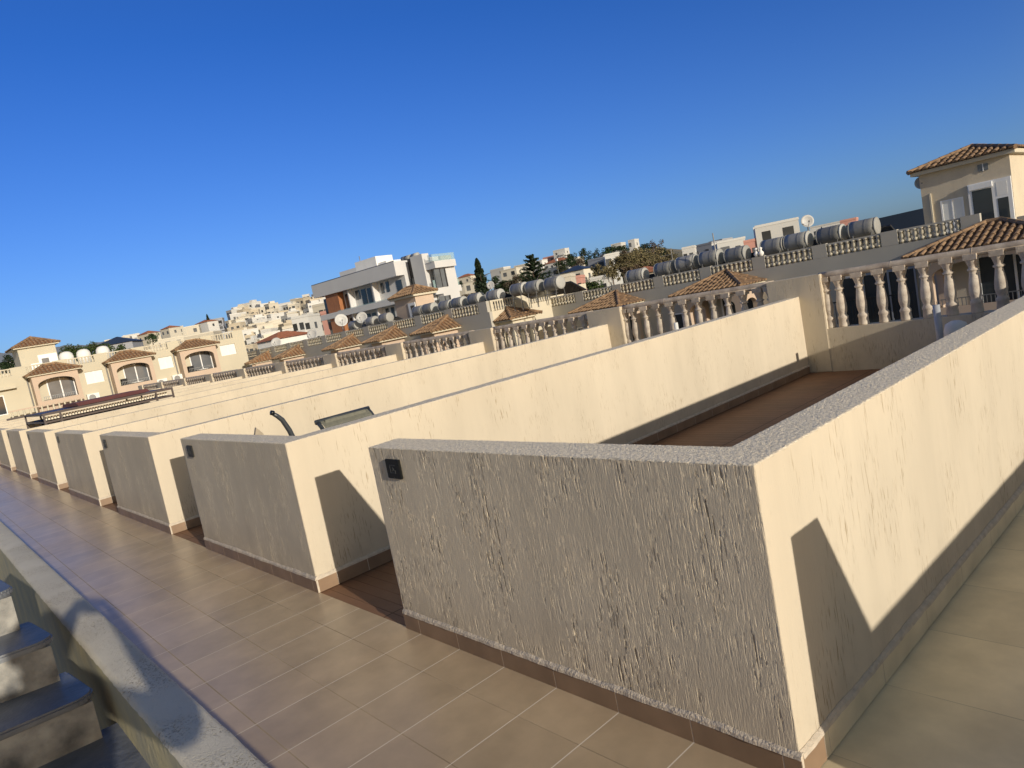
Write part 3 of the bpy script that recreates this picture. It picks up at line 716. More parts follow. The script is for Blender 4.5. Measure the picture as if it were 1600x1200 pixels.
def pergola():
    XF, XB = -5*PER-0.35, -6*PER+0.05               # between the sixth and seventh walls
    F = lambda u, v: on_x(u, v, XF); 
    y0, y1 = F(68, 655).y, F(272, 615).y
    zt, zb = 1.235, 1.02
    t = thing('pergola', 'dark brown flat pergola with reddish awning standing low over the far bays', 'pergola', ((XF+XB)/2, (y0+y1)/2, 0))
    hx = (XF-XB)/2; hy = (y1-y0)/2
    fr = MB(); w = 0.035
    fr.box(hx-w, -hy, zt-0.05, hx, hy, zt); fr.box(hx-w, -hy, zb, hx, hy, zb+0.04)
    fr.box(-hx, -hy-0.35, zt-0.05, -hx+w, hy, zt); fr.box(-hx, -hy, zb, -hx+w, hy, zb+0.04)
    for yy in (-hy, hy-w): fr.box(-hx+w, yy, zt-0.048, hx-w, yy+w, zt-0.002); fr.box(-hx+w, yy, zb+0.002, hx-w, yy+w, zb+0.038)
    fr.build('frame', M['pergola'], t)
    for sx in (hx-w/2, -hx+w/2):
        for sy in (-hy+w/2, -hy+0.32, hy-0.38, hy-w/2):
            MB().box(sx-0.02, sy-0.02, 0.0, sx+0.02, sy+0.02, zb-0.001).build('post', M['pergola'], t)
            MB().box(sx-0.016, sy-0.018, zb+0.041, sx+0.016, sy+0.018, zt-0.051).build('post', M['pergola'], t)
    MB().box(-hx+w+.002, -hy+w, zt-0.035, hx-w-.002, hy-w, zt-0.012).build('roof_panel', M['pergola'], t)
    aw = MB().prism([(-hx+0.3, zt+0.001), (hx-0.45, zt+0.001), (hx-0.75, zt+0.075), (-hx+0.5, zt+0.075)], -hy*0.42, hy*0.72); aw.build('awning', M['awning'], t, fix=True)
    sl_ = MB(); n = 44
    for i in range(n):
        yy = -hy+0.06+(2*hy-0.12)*i/n
        sl_.box(hx-0.30, yy, zb+0.055, hx-0.285, yy+(2*hy-.12)/n*0.72, zt-0.085)
    sl_.build('slat_screen', M['slat'], t)
    MB().box(-hx+w, -hy+w, zb+0.004, hx-0.32, hy-w, zb+0.02).build('shelf', M['pergola'], t)
pergola()

# ------------------------------------------------------------------ shared building pieces
def tile_roof(name, parent, x0, x1, y0, y1, ze, rise, mat_t=None, pitch=0.26, ridge_frac=None, fascia=True, open_back=False, soffit=0.10):
    """hip roof of barrel tiles over the rectangle, eaves at ze; open_back: leans on a wall at y1"""
    mt = mat_t or M['tile_roof']; m = MB(); base = MB()
    w = x1-x0; dp = y1-y0; cx = (x0+x1)/2
    if open_back:
        ry = y1; run = min(w/2*0.98, dp); rx0, rx1 = x0+run, x1-run
        rise_v = rise; ra = (rx0, ry, ze+rise_v); rb = (rx1, ry, ze+rise_v)
        slopes = [((x0, y0), (x1, y0), ra, rb), ((x1, y0), (x1, y1), rb, rb), ((x0, y1), (x0, y0), ra, ra)]
    else:
        run = dp/2; rx0, rx1 = x0+run, x1-run
        if rx0 > rx1: rx0 = rx1 = cx
        ra = (rx0, (y0+y1)/2, ze+rise); rb = (rx1, (y0+y1)/2, ze+rise)
        slopes = [((x0, y0), (x1, y0), ra, rb), ((x1, y0), (x1, y1), rb, rb), ((x1, y1), (x0, y1), rb, ra), ((x0, y1), (x0, y0), ra, ra)]
    for (a, b, pa, pb) in slopes:
        A = Vector((*a, ze)); B = Vector((*b, ze)); PA = Vector(pa); PB = Vector(pb)
        e = (B-A); L = e.length; e.normalize()
        sa = (PA-A).dot(e); sb = (PB-A).dot(e)
        upv = (PA-A)-e*sa; HL = upv.length; upn = upv.normalized()
        nrm = e.cross(upn)
        if nrm.z < 0: nrm = -nrm
        if (PA-PB).length < 1e-4: base.add([A, B, PA], [(0, 1, 2)])
        else: base.quad(A, B, PB, PA)
        n = max(3, round(L/pitch)); st = L/n
        for i in range(n):
            s = (i+0.5)*st
            if s < sa: hm = HL*s/max(sa, 1e-6)
            elif s > sb: hm = HL*(L-s)/max(L-sb, 1e-6)
            else: hm = HL
            hm = max(0.12, hm-0.02); k = max(1, int(hm/0.40)); r = st*0.36
            for j in range(k):
                q0, q1 = hm*j/k-(0.05 if j else 0.06), hm*(j+1)/k
                p0 = A+e*s+upn*q0; p1 = A+e*s+upn*q1; b0 = len(m.v)
                for (p, rr, lf) in ((p0, r, 0.030), (p1, r*0.8, 0.004)):
                    for w_ in range(6):
                        an = math.pi*w_/5; m.v.append(tuple(p+e*(rr*math.cos(an))+nrm*(rr*0.85*math.sin(an)+lf)))
                for w_ in range(5): m.f.append((b0+w_, b0+w_+1, b0+6+w_+1, b0+6+w_))
                m.f.append(tuple(b0+w_ for w_ in range(6)))
    for (a, pa) in ([((x0, y0), ra), ((x1, y0), rb)] + ([] if open_back else [((x1, y1), rb), ((x0, y1), ra)])):
        p = Vector((*a, ze+0.03)); q = Vector(pa)+Vector((0, 0, 0.06)); n = max(2, int((q-p).length/0.4))
        for i in range(n): m.tube([p.lerp(q, i/n), p.lerp(q, (i+1)/n+0.02)], [0.10, 0.085], 7)
    if (Vector(ra)-Vector(rb)).length > 0.1:
        p = Vector(ra)+Vector((0, 0, 0.05)); q = Vector(rb)+Vector((0, 0, 0.05)); m.tube([p, q], 0.095, 7)
    o = base.build(name, M['tile_under'], parent)
    m.build('roof_tiles', mt, o)
    if fascia:
        f = MB(); f.box(x0+0.06, y0+0.06, ze-soffit, x1-0.06, y1-(0.06 if not open_back else 0.0), ze-0.012)
        f.build('fascia', M['cream_side'], parent)
    return o

def balcony(parent, x0, w, zf, ze, dep, wallm, arch_sides=True, furn=0, overhang=0.45, rise=0.75, shade=False, tilemat=None, inner=None):
    """boxed balcony in front (local -y) of a facade at y=0: arched front opening, tiled hip roof, glass door, rail"""
    x1 = x0+w; zw = ze-0.10; th = 0.22
    b = bpy.data.objects.new('balcony', None); COL.objects.link(b); b.parent = parent
    zo = zf+0.62
    holed(rect(x0, zf-0.35, x1, zw), [arch(x0+0.30, zo, x1-0.30, zw-0.72, 0.42)], -dep, -dep+th, 'balcony_front', wallm, b)
    for xs in (x0, x1-th):
        side = holed([(-dep+th+0.001, zf-0.35), (-0.002, zf-0.35), (-0.002, zw), (-dep+th+0.001, zw)], [arch(-dep+th+0.25, zo, -0.30, zw-0.85, 0.3)] if arch_sides else [], 0, th, 'balcony_side', wallm, b)
        side.rotation_euler = (0, 0, rad(90)); side.location = (xs+th, 0, 0)
    MB().box(x0+th, -dep+th, zf-0.2, x1-th, -0.003, zf).build('balcony_floor', M['cream_far'], b)
    MB().box(x0+th, -dep+th, zw-0.04, x1-th, -0.003, zw-0.003).build('ceiling', M['cream_far'], b)
    # sliding door in the wall behind
    dx0, dx1 = x0+w*0.34, x0+w*0.92
    d = MB().box(dx0, -0.03, zf+0.05, dx1, -0.004, zf+2.15).build('sliding_door', inner or M['glass_grey'], b)
    fr = MB(); c = (dx0+dx1)/2
    for xx in (dx0, c, dx1): fr.box(xx-0.04, -0.06, zf+0.03, xx+0.04, -0.031, zf+2.19)
    fr.box(dx0-0.04, -0.06, zf+2.19, dx1+0.04, -0.031, zf+2.27)
    fr.build('door_frame', M['white_frame'], d)
    r = MB(); r.box(x0+0.45, -dep+0.09, zo+0.28, x1-0.45, -dep+0.13, zo+0.31)
    k = int(w/0.16)
    for i in range(k): xx = x0+0.5+(w-1.0)*i/(k-1); r.box(xx-0.012, -dep+0.10, zo+0.001, xx+0.012, -dep+0.12, zo+0.281)
    r.build('railing', M['steel'], b)
    if furn: 
        q = MB().box(x0+0.6, -dep+0.5, zf, x0+1.0, -dep+0.95, zf+1.15).build('folded_chair', M['dark'], b)
        MB().lathe([(0.5, 0.68), (0.5, 0.72)], 16, (x0+w*0.55, -dep*0.55, zf)).build('table_top', M['white'], b)
        MB().tube([(x0+w*.55, -dep*.55, zf), (x0+w*.55, -dep*.55, zf+0.68)], 0.03, 8).build('table_leg', M['steel'], b)
    ov = overhang
    tile_roof('roof', b, x0-ov, x1+ov, -dep-ov, -0.004, ze, rise, tilemat, open_back=True)
    return b

_s = MB().lathe([(0.055, 0), (0.05, 0.1), (0.03, 0.16), (0.055, 0.26), (0.035, 0.42), (0.05, 0.46), (0.05, 0.5)], 8)
sb_me = _s.build('small_baluster', M['cream_side'], None, True).data
for o in [o for o in COL.objects if o.data is sb_me]: bpy.data.objects.remove(o)
def parapet_balusters(parent, x0, x1, zb, zt, y, n, mat=None, depth=0.2, railm=None, wide=1.15):
    """balustrade panel (rail + every baluster) in an opening of a roof parapet"""
    r = MB().box(x0, y+0.02, zt-0.07, x1, y+depth-0.02, zt-0.001).build('roof_balustrade', railm or M['cream_side'], parent)
    for i in range(n):
        b = link('baluster', sb_me, r); b.location = (x0+(x1-x0)*(i+0.5)/n, y+depth/2, zb); b.scale = (wide, wide, (zt-0.07-zb)/0.5)
    return r

def window_box(parent, x0, z0, x1, z1, y, shutter=True, frame=True, dp=0.05):
    w = MB().box(x0, y-0.012, z0, x1, y+dp, z1).build('window', M['shutter'] if shutter else M['glass'], parent)
    if frame:
        f = MB(); t = 0.06
        f.box(x0-t, y-0.03, z0-t, x1+t, y-0.002, z0); f.box(x0-t, y-0.03, z1, x1+t, y-0.002, z1+t)
        f.box(x0-t, y-0.03, z0, x0, y-0.002, z1); f.box(x1, y-0.03, z0, x1+t, y-0.002, z1)
        c = (x0+x1)/2; f.box(c-0.02, y-0.03, z0, c+0.02, y-0.0125, z1)
        f.build('window_frame', M['white_frame'], w)
    return w

# ------------------------------------------------------------------ block A1: long building opposite, right part
YA = 29.0
def block_a(label, y0, xr, xl, depth, zb, ztop, pil_w, per, first, roofs, group=None, zo=1.1, front=None, zg=-10, nbal=9, rise=0.72, ze=0.55, w=4.1, ends=()):
    t = thing('apartment_building', label, 'building', (0, y0, 0))
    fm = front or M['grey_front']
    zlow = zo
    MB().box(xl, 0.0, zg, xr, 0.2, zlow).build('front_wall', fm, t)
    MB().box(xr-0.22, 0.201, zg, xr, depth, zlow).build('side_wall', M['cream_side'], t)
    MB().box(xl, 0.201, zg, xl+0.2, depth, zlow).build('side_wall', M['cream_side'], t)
    MB().box(xl+0.2, 0.201, zg, xr-0.221, depth, zlow-0.25).build('roof_terrace', M['cream_far'], t)
    MB().box(xl, depth-0.2, zlow-0.249, xr, depth, ztop).build('rear_parapet', M['cream_side'], t)
    # parapet: pillars and baluster panels
    x = first; xs = []
    while x > xl-0.5: xs.append(x); x -= per
    edges = [xr]
    for x in xs:
        a, b = max(xl, x-pil_w/2), min(xr, x+pil_w/2)
        if b-a > 0.1:
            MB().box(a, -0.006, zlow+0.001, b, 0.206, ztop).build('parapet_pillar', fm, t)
    prev = None
    for x, x2 in zip(xs, xs[1:]):
        a, b = x2+pil_w/2, x-pil_w/2
        a = max(a, xl)
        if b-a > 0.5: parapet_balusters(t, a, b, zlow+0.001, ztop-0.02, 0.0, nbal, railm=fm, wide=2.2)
    # end returns: balustrade openings in the parapet of the side wall
    cur = 0.207
    for ya, yb in ends:
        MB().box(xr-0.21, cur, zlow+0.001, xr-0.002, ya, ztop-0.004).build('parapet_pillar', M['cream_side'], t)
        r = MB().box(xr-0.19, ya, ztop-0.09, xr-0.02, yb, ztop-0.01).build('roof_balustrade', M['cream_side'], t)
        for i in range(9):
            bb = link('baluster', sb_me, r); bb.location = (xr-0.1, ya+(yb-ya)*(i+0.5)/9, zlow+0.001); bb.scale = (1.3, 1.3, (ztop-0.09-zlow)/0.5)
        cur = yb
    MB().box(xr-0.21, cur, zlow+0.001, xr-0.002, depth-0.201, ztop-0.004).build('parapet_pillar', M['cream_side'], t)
    for (a, b) in roofs:
        balcony(t, a+0.45, (b-a)-0.9, ze-3.0+0.35, ze, 1.75, M['pinkish'], rise=rise, inner=M['glass'])
        # grey upper floor window beside each balcony
        if a < -15: window_box(t, a-1.5, ze-2.2, a-0.3, ze-1.0, -0.001, shutter=False)
    return t
def roof_spans(Y, px4, more=()):
    """left front eave corner and right rear eave corner of each balcony roof, read from the photo"""
    return list(more)+[(on_y(a, b, Y-2.2).x, on_y(c, d, Y-0.1).x) for a, b, c, d in px4]
A1 = block_a('long apartment building opposite with grey parapet, roof tanks and penthouse on the right', YA, 6.0, -29.8, 9, 0, 1.68, 0.63, 2.853, -7.05,
             roof_spans(YA, ((1045, 466, 1195, 433), (888, 491, 1005, 467)), [(-8.75, -3.9)]), zo=1.10)
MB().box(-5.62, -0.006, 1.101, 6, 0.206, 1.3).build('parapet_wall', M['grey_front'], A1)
YA2 = 24.0
EW = [(on_x(u0, v0, -29.4).y-YA2, on_x(u1, v1, -29.4).y-YA2) for u0, v0, u1, v1 in ((768, 470, 803, 463), (826, 459, 858, 453), (878, 450, 905, 445))]
ED = on_x(915, 443, -29.4).y-YA2
A2 = block_a('farther apartment building opposite with cream end wall and many satellite dishes', YA2, -29.4, -66.0, ED, 0, 2.15, 0.75, 3.3, -29.9,
             roof_spans(YA2, ((381.5, 566, 424, 560.5), (423.5, 559, 475, 550), (502, 545, 563.5, 535), (564, 532.6, 634, 522), (639, 519, 718, 505))), zo=1.52, ze=1.02, w=4.4, nbal=9, ends=EW)
# small tiled bay roof on the cream end wall of A2
hb = bpy.data.objects.new('end_balcony', None); COL.objects.link(hb); hb.parent = A2; hb.rotation_euler = (0, 0, rad(90)); hb.location = (-29.4, on_x(797, 501, -28.0).y-YA2+0.35, 0)
balcony(hb, 0.0, on_x(845, 491, -28.0).y-on_x(797, 501, -28.0).y-0.7, on_x(820, 494, -28.0).z-2.5, on_x(820, 494, -28.0).z, 1.2, M['cream_side'], rise=0.6, overhang=0.35)

def penthouse(label, X0, X1, Y0, Y1, zb, zt, front, side, rise=0.55, door=True, vent=True):
    t = thing('penthouse', label, 'penthouse', ((X0+X1)/2, Y0, zb)); hw = (X1-X0)/2; dp = Y1-Y0; h = zt-zb
    MB().box(-hw, 0, 0, hw, dp, h).build('wall', front, t)
    tile_roof('roof', t, -hw-0.30, hw+0.30, -0.32, dp+0.3, h+0.12, rise, soffit=0.16)
    return t, hw, dp, h
lg = MB().box(-12.15, -0.02, -2.6, -9.15, 0.0, 0.05).build('window', M['glass'], A1); lg.location.y = -0.004
lf = MB()
for xx in (-12.2, -11.15, -10.15, -9.15): lf.box(xx, -0.06, -2.6, xx+0.07, -0.021, 0.05)
lf.box(-12.2, -0.06, 0.051, -9.08, -0.0, 0.12); lf.build('window_frame', M['far_grey'], lg)
lr = MB(); lr.box(-12.3, -0.95, -0.85, -9.0, -0.91, -0.80)
for i in range(28): lr.box(-12.25+i*0.118, -0.94, -1.75, -12.23+i*0.118, -0.92, -0.851)
lr.build('railing', M['black'], A1)
# penthouse on A1, right
ph, hw, dp, h = penthouse('cream rooftop penthouse with tiled roof and white-framed glazed door, top right', -9.25, -6.12, 31.2, 34.4, 0.86, 3.72, M['plaster'], None)
MB().box(hw-1.45, -0.10, 0.05, hw-0.02, -0.002, 2.0).build('door_surround', M['white_frame'], ph)
MB().box(hw-1.32, -0.108, 0.2, hw-0.66, -0.1005, 1.72).build('door_glass', M['glass'], ph)
MB().box(hw-0.50, -0.108, 0.2, hw-0.15, -0.1005, 1.25).build('door_glass', M['glass'], ph)
MB().box(hw-0.50, -0.108, 1.35, hw-0.15, -0.1005, 1.88).build('door_panel', M['white'], ph)
q = MB(); q.box(hw-1.40, -0.17, 1.76, hw-0.62, -0.1005, 1.96); q.build('shutter_box', M['white_frame'], ph)
window_box(ph, -hw+0.72, 0.3, -hw+1.42, 1.55, -0.004, True, True)
MB().box(-hw+0.30, -0.06, 0.0, -hw+0.36, -0.002, 2.0).build('downpipe', M['cream_side'], ph)
v_ = MB().box(hw-1.05, -0.03, 2.42, hw-0.70, -0.002, 2.68).build('vent', M['glass_grey'], ph)
MB().box(hw-0.89, -0.04, 2.40, hw-0.86, -0.031, 2.70).build('vent_bar', M['white_frame'], v_)
# penthouse on A2 in front of the modern building
p1 = on_y(643, 460, YA2+3); p2 = on_y(676, 452, YA2+3)
zt = on_y(643, 463, YA2+3).z
ph2, hw2, dp2, h2 = penthouse('small tiled-roof penthouse on the farther block, in front of the modern white building', on_y(614.7, 465, YA2+3).x, on_y(646.5, 456, YA2+3).x, YA2+3, on_x(675, 452, on_y(646.5, 456, YA2+3).x).y, 1.3, zt, M['pinkish'], None, 0.6)
MB().box(hw2-1.0, -0.05, 0.2, hw2-0.1, -0.002, 1.9).build('door_surround', M['white_frame'], ph2)
MB().box(hw2-0.7, -0.058, 0.3, hw2-0.25, -0.0505, 1.7).build('door_glass', M['glass'], ph2)
MB().box(hw2-0.9, -0.03, 2.3, hw2-0.65, -0.002, 2.55).build('vent', M['steel'], ph2)

# ------------------------------------------------------------------ water tanks, dishes
GT = 'solar water tanks on the roofs opposite'
def tank_proto():
    t = thing('water_tank', 'tank', 'water tank', (0, 0, 0), 0, GT)
    L, R = 0.50, 0.38
    MB().tube([(-L, 0, 0.85), (-L*0.5, 0, 0.85), (0, 0, 0.85), (L*0.5, 0, 0.85), (L, 0, 0.85)], R, 20).build('drum', M['zinc'], t, True)
    MB().tube([(L+0.002, 0, 0.85), (L+0.05, 0, 0.85), (L+0.075, 0, 0.85), (L+0.085, 0, 0.85)], [R*1.02, R*1.0, R*0.8, R*0.25], 20).build('end_cap', M['zinc_cap'], t, True)
    MB().tube([(-L-0.002, 0, 0.85), (-L-0.05, 0, 0.85), (-L-0.075, 0, 0.85), (-L-0.085, 0, 0.85)], [R*1.02, R*1.0, R*0.8, R*0.25], 20).build('end_cap', M['zinc_cap'], t, True)
    MB().tube([(0.10, 0, 0.85), (0.14, 0, 0.85)], R+0.008, 20).build('strap', M['steel'], t)
    for x in (-0.38, 0.38):
        s = MB(); s.tube([(x, -0.36, 0), (x, -0.30, 0.62)], 0.018, 6); s.tube([(x, 0.36, 0), (x, 0.30, 0.62)], 0.018, 6); s.tube([(x, -0.34, 0.48), (x, 0.34, 0.48)], 0.018, 6)
        s.build('stand', M['steel'], t)
    s = MB().tube([(-0.6, -0.42, 0.30), (0.6, -0.42, 0.30)], 0.015, 6); s.build('pipe', M['steel'], t)
    p = MB(); p.hexa([(-0.9, 0.45, 0.75), (0.9, 0.45, 0.75), (0.9, 1.6, 0.12), (-0.9, 1.6, 0.12), (-0.9, 0.48, 0.81), (0.9, 0.48, 0.81), (0.9, 1.63, 0.18), (-0.9, 1.63, 0.18)])
    p.build('solar_panel', M['panel'], t)
    return t
T0 = tank_proto(); first = [True]
def tank(u, v, yoff, Yb, roofz, lab, s=1.0, rz=0.0):
    p = on_y(u, v, Yb+yoff); t = T0 if first[0] else copy_tree(T0); first[0] = False
    t.location = (p.x, p.y, p.z-0.85*s); t.scale = (s, s, s); t.rotation_euler.z = rz; t['label'] = lab
    st = p.z-0.85*s-roofz                     # stand block on the roof slab
    if st > 0.05: 
        b = MB()
        for xx in (-0.38, 0.38):
            for yy in (-0.36, 0.36): b.tube([(xx, yy, -st/s), (xx, yy, -0.001)], 0.02, 6)
        b.build('stand_leg', M['steel'], t)
NTH = ['nearest and largest grey water tank at the right end of the roof row', 'second grey water tank from the right, touching the largest one', 'third grey water tank from the right, beside the small white dish',
       'fourth grey water tank from the right, before the white block', 'fifth water tank from the right, beside two white pots', 'sixth water tank from the right, behind a steel pole', 'seventh water tank from the right, in front of the bushy hill',
       'eighth water tank from the right, beside a white box', 'ninth water tank from the right, leftmost on the nearer roof, by a red roof']
for (u, v), lab in zip([(1350, 357), (1299, 367), (1247, 377), (1210, 385), (1152, 398), (1111, 403), (1074, 411), (1040, 420), (996, 431)], NTH):
    tank(u, v, 1.3, YA, 0.85, lab, 1.0, random.uniform(-.06, .06))
for i, (u, v) in enumerate([(866, 443), (836, 448), (812, 452), (774, 462), (744, 467), (718, 473), (698, 478), (672, 482), (656, 486), (603, 497), (582, 502), (555, 508)]):
    tank(u, v, 1.4, YA2, 1.27, ['grey tank with white end beside the cream parapet, right end of the farther roof', 'second tank from the right on the farther roof', 'third tank from the right on the farther roof', 'pale-capped tank below the round white dish on a pole', 'tank left of the white dish pole on the farther roof',
         'tank in front of the white balconies', 'tank right of the tiled penthouse', 'dark tank just right of the tiled penthouse', 'tank half behind the tiled penthouse', 'tank left of the tiled penthouse, under the timber panel', 'tank between the white dishes on the farther roof', 'leftmost tank on the farther roof'][i], 0.92, random.uniform(-.08, .08))
def dish(u, v, Y, r, zbase, lab, tilt=25, yaw=-60, first_=[None]):
    p = on_y(u, v, Y)
    t = thing('satellite_dish', lab, 'satellite dish', (p.x, p.y, zbase), 0, 'satellite dishes on the roofs')
    h = p.z-zbase
    MB().tube([(0, 0, 0), (0, 0, h-0.02)], 0.03, 8).build('mast', M['steel'], t, True)
    prof = [(0.02, 0.0), (r*0.35, 0.012), (r*0.7, 0.05*r/0.4), (r, 0.11*r/0.4), (r*1.02, 0.115*r/0.4), (r, 0.125*r/0.4), (r*0.7, 0.065*r/0.4), (r*0.35, 0.03), (0.02, 0.02)]
    d = MB().lathe(prof, 24).build('reflector', M['dish'], t, True, fix=True)
    d.location = (0, 0, h); d.rotation_euler = (rad(90-tilt), 0, rad(yaw+90))
    a = MB().tube([(0, -r*0.9, 0.1*r/0.4), (0, -r*0.3, r*1.1)], 0.012, 6); a.tube([(0, -r*0.33, r*1.05), (0, -r*0.22, r*1.2)], 0.035, 8)
    a.build('feed_arm', M['steel'], d, True)
dish(1261, 346, YA+1.6, 0.28, 0.85, 'small white dish on a mast above the water tanks', 10, -50)
dish(1440, 286, 31.5, 0.26, 2.4, 'white dish at the left corner of the right-hand penthouse', 10, -70)
dish(489, 523, YA2+1.4, 0.48, 1.27, 'large white dish at the left end of the farther roof', 20, -55)
dish(533, 501, YA2+1.4, 0.50, 1.27, 'oval white dish in front of the timber panel', 15, -20)
dish(566, 497, YA2+1.4, 0.44, 1.27, 'white dish in front of the modern building, between two tanks', 20, -50)
dish(604, 498, YA2+2.4, 0.40, 1.27, 'white dish just left of the tiled penthouse', 20, -50)
dish(767, 446, YA2+1.5, 0.24, 1.27, 'round white dish on a thin mast in front of the cypress', 15, -60)
dish(432, 536, YA2+2.5, 0.5, 1.27, 'grey dish in front of the white house with red roof', 25, -40)
# two white pots and a steel pole between tanks
for (u, v, lab) in ((1182, 396, 'left of two small white pots on the pillar'), (1189, 395, 'right of two small white pots on the pillar')):
    p = on_y(u, v, YA+0.1); o = MB().lathe([(0.07, 0), (0.12, 0.08), (0.13, 0.16), (0.06, 0.24), (0.05, 0.30), (0.09, 0.36), (0.03, 0.42)], 12).build('white_pot', M['white'], None, True); o.location = (p.x, YA+0.1, 1.681); tag(o, lab, 'pot')
p = on_y(1121, 412, YA+0.7)
o = MB().tube([(0, 0, 0), (0, 0, 2.4)], 0.03, 8).build('steel_pole', M['zinc'], None, True); o.location = (p.x, YA+0.7, 0.85); tag(o, 'thin steel pole standing beside a water tank', 'pole')
def antenna(u, v, D_, h, lab):
    p = at(u, v, D_); t = thing('tv_antenna', lab, 'antenna', (p.x, p.y, p.z-h))
    MB().tube([(0, 0, -1.5), (0, 0, h)], 0.035, 6).build('mast', M['zinc'], t)
    b = MB(); b.tube([(-1.1, 0, h-0.5), (1.1, 0, h-0.5)], 0.02, 6)
    for i in range(7): x = -1+i*0.33; b.tube([(x, -0.35, h-0.5), (x, 0.35, h-0.5)], 0.012, 5)
    b.build('aerial', M['zinc'], t)
    MB().box(-0.3, -0.2, h-1.7, 0.3, 0.2, h-1.1).build('box', M['white'], t)
antenna(868, 398, 190, 6.0, 'tall thin twin aerial mast on the ridge below the hotel')
antenna(1048, 388, 62, 3.0, 'tall thin aerial mast with white box before the bushy hill')

# ------------------------------------------------------------------ block B: cream building on the left, facing us
XB_ = -62.0
def block_b():
    t = thing('apartment_building', 'cream apartment building with three arched tiled balconies on the left', 'building', (XB_, 0, 0), rad(90))
    x0, x1, zo, zt = -14.0, 22.6, 3.55, 4.12
    wins = [(3.0+0, 0), ]
    W_ = [(20.35, 2.13, 21.70, 3.05), (15.2, 1.98, 16.55-0.25, 2.95), (9.75, 1.9, 11.0, 2.85)]
    holed(rect(x0, -10, x1, zo), [rect(*w) for w in W_], 0, 0.25, 'front_wall', M['cream_far'], t)
    MB().box(x1-0.25, 0.251, -10, x1, 10, zo).build('side_wall', M['cream_side'], t)
    MB().box(x0, 0.251, -10, x1-0.251, 10, zo-0.25).build('roof_terrace', M['cream_far'], t)
    MB().box(x0, 9.8, zo-0.249, x1, 10, zt).build('rear_parapet', M['cream_side'], t)
    for w in W_: window_box(t, *w, 0.10, True, True)
    x = x1
    pw, per = 0.95, 2.75
    while x-per > 2.5:
        MB().box(x-pw, -0.004, zo+0.001, x, 0.254, zt).build('parapet_pillar', M['cream_far'], t)
        parapet_balusters(t, x-per, x-pw, zo+0.001, zt-0.03, 0.02, 8)
        x -= per
    while x-per > x0:
        MB().box(x-pw, -0.004, zo-0.6, x, 0.254, zt-0.5).build('parapet_pillar', M['cream_far'], t)
        x -= per
    for c, f in ((18.15, 1), (12.95, 1), (7.65, 0)):
        balcony(t, c-1.5, 3.0, 0.65, 3.28, 1.1, M['pinkish'], arch_sides=False, furn=f, overhang=0.3, rise=0.62)
    # terrace balustrade of the lower left part
    lo = MB().box(4.2, -1.9, -10, 9.0, -1.7, 0.35).build('terrace_wall', M['cream_far'], t)
    MB().box(4.2, -1.699, -10, 9.0, -0.001, 0.02).build('terrace_floor', M['cream_far'], t)
    r = MB().box(4.2, -1.88, 0.95, 9.0, -1.72, 1.05).build('terrace_balustrade', M['pinkish'], t)
    for i in range(13):
        b = link('baluster', sb_me, r); b.location = (4.4+4.4*i/12, -1.8, 0.351); b.scale = (1.6, 1.4, 1.198)
    window_box(t, 3.1, 0.9, 4.3, 2.2, -0.004, False, True)
    MB().box(-2, -0.5, 2.62, 5.2, -0.003, 2.8).build('canopy', M['cream_side'], t)
    window_box(t, -0.5, 0.9, 1.2, 2.2, -0.004, False, True)
    for (yy, zz) in ((15.0, 0.62), (16.3, 0.72), (9.9, 0.55)):
        a = MB().box(yy-0.42, -0.36, zz-0.02, yy+0.42, -0.004, zz+0.58).build('air_conditioner', M['white'], t)
        f = MB().lathe([(0.24, 0), (0.24, 0.012)], 16).build('fan_grille', M['steel'], a); f.location = (yy-0.08, -0.361, zz+0.28); f.rotation_euler = (rad(90), 0, 0)
    dp_ = MB()
    for yy in (16.45, 11.3, 6.0): MB().tube([(yy, -0.08, -3), (yy, -0.08, 3.2)], 0.05, 8).build('downpipe', M['steel'], t)
    return t
block_b()
# penthouse on B, faces us (+X)
t = thing('penthouse', 'cream penthouse with hipped tiled roof on the left building', 'penthouse', (XB_-3.5, 0, 3.3), rad(90))
ya, yb = on_x(27, 548, XB_-3.5).y, on_x(86, 540, XB_-3.5).y; zt = on_x(60, 541, XB_-3.5).z-3.3
MB().box(ya, 0, 0, yb, 3.2, zt).build('wall', M['cream_far'], t)
tile_roof('roof', t, ya-0.35, yb+0.35, -0.35, 3.5, zt+0.1, 0.75)
window_box(t, ya+0.7, 0.25, ya+1.5, 0.95, -0.004, True, True)
MB().box(yb-1.35, -0.06, 0.0, yb-0.05, -0.003, 1.6).build('door_surround', M['white_frame'], t)
MB().box(yb-1.15, -0.07, 0.0, yb-0.65, -0.0605, 1.3).build('door_panel', M['glass_grey'], t)
# white solar tanks on B
for (u, v, lab) in ((103, 556, 'white domed tank beside the penthouse on the left building'), (130, 552, 'second white tank on the left building roof'), (160, 547, 'white tank with flat panel on the left building roof')):
    p = on_x(u, v, XB_-2.5); t = thing('water_tank', lab, 'water tank', (p.x, p.y, 3.3), 0, 'white tanks on the left building')
    h = p.z-3.3
    MB().lathe([(0.50, 0.3), (0.52, h-0.1), (0.47, h+0.12), (0.33, h+0.28), (0.12, h+0.34)], 18).build('drum', M['white'], t, True)
    MB().box(-0.6, -0.6, 0, 0.6, 0.6, 0.299).build('plinth', M['cream_far'], t)

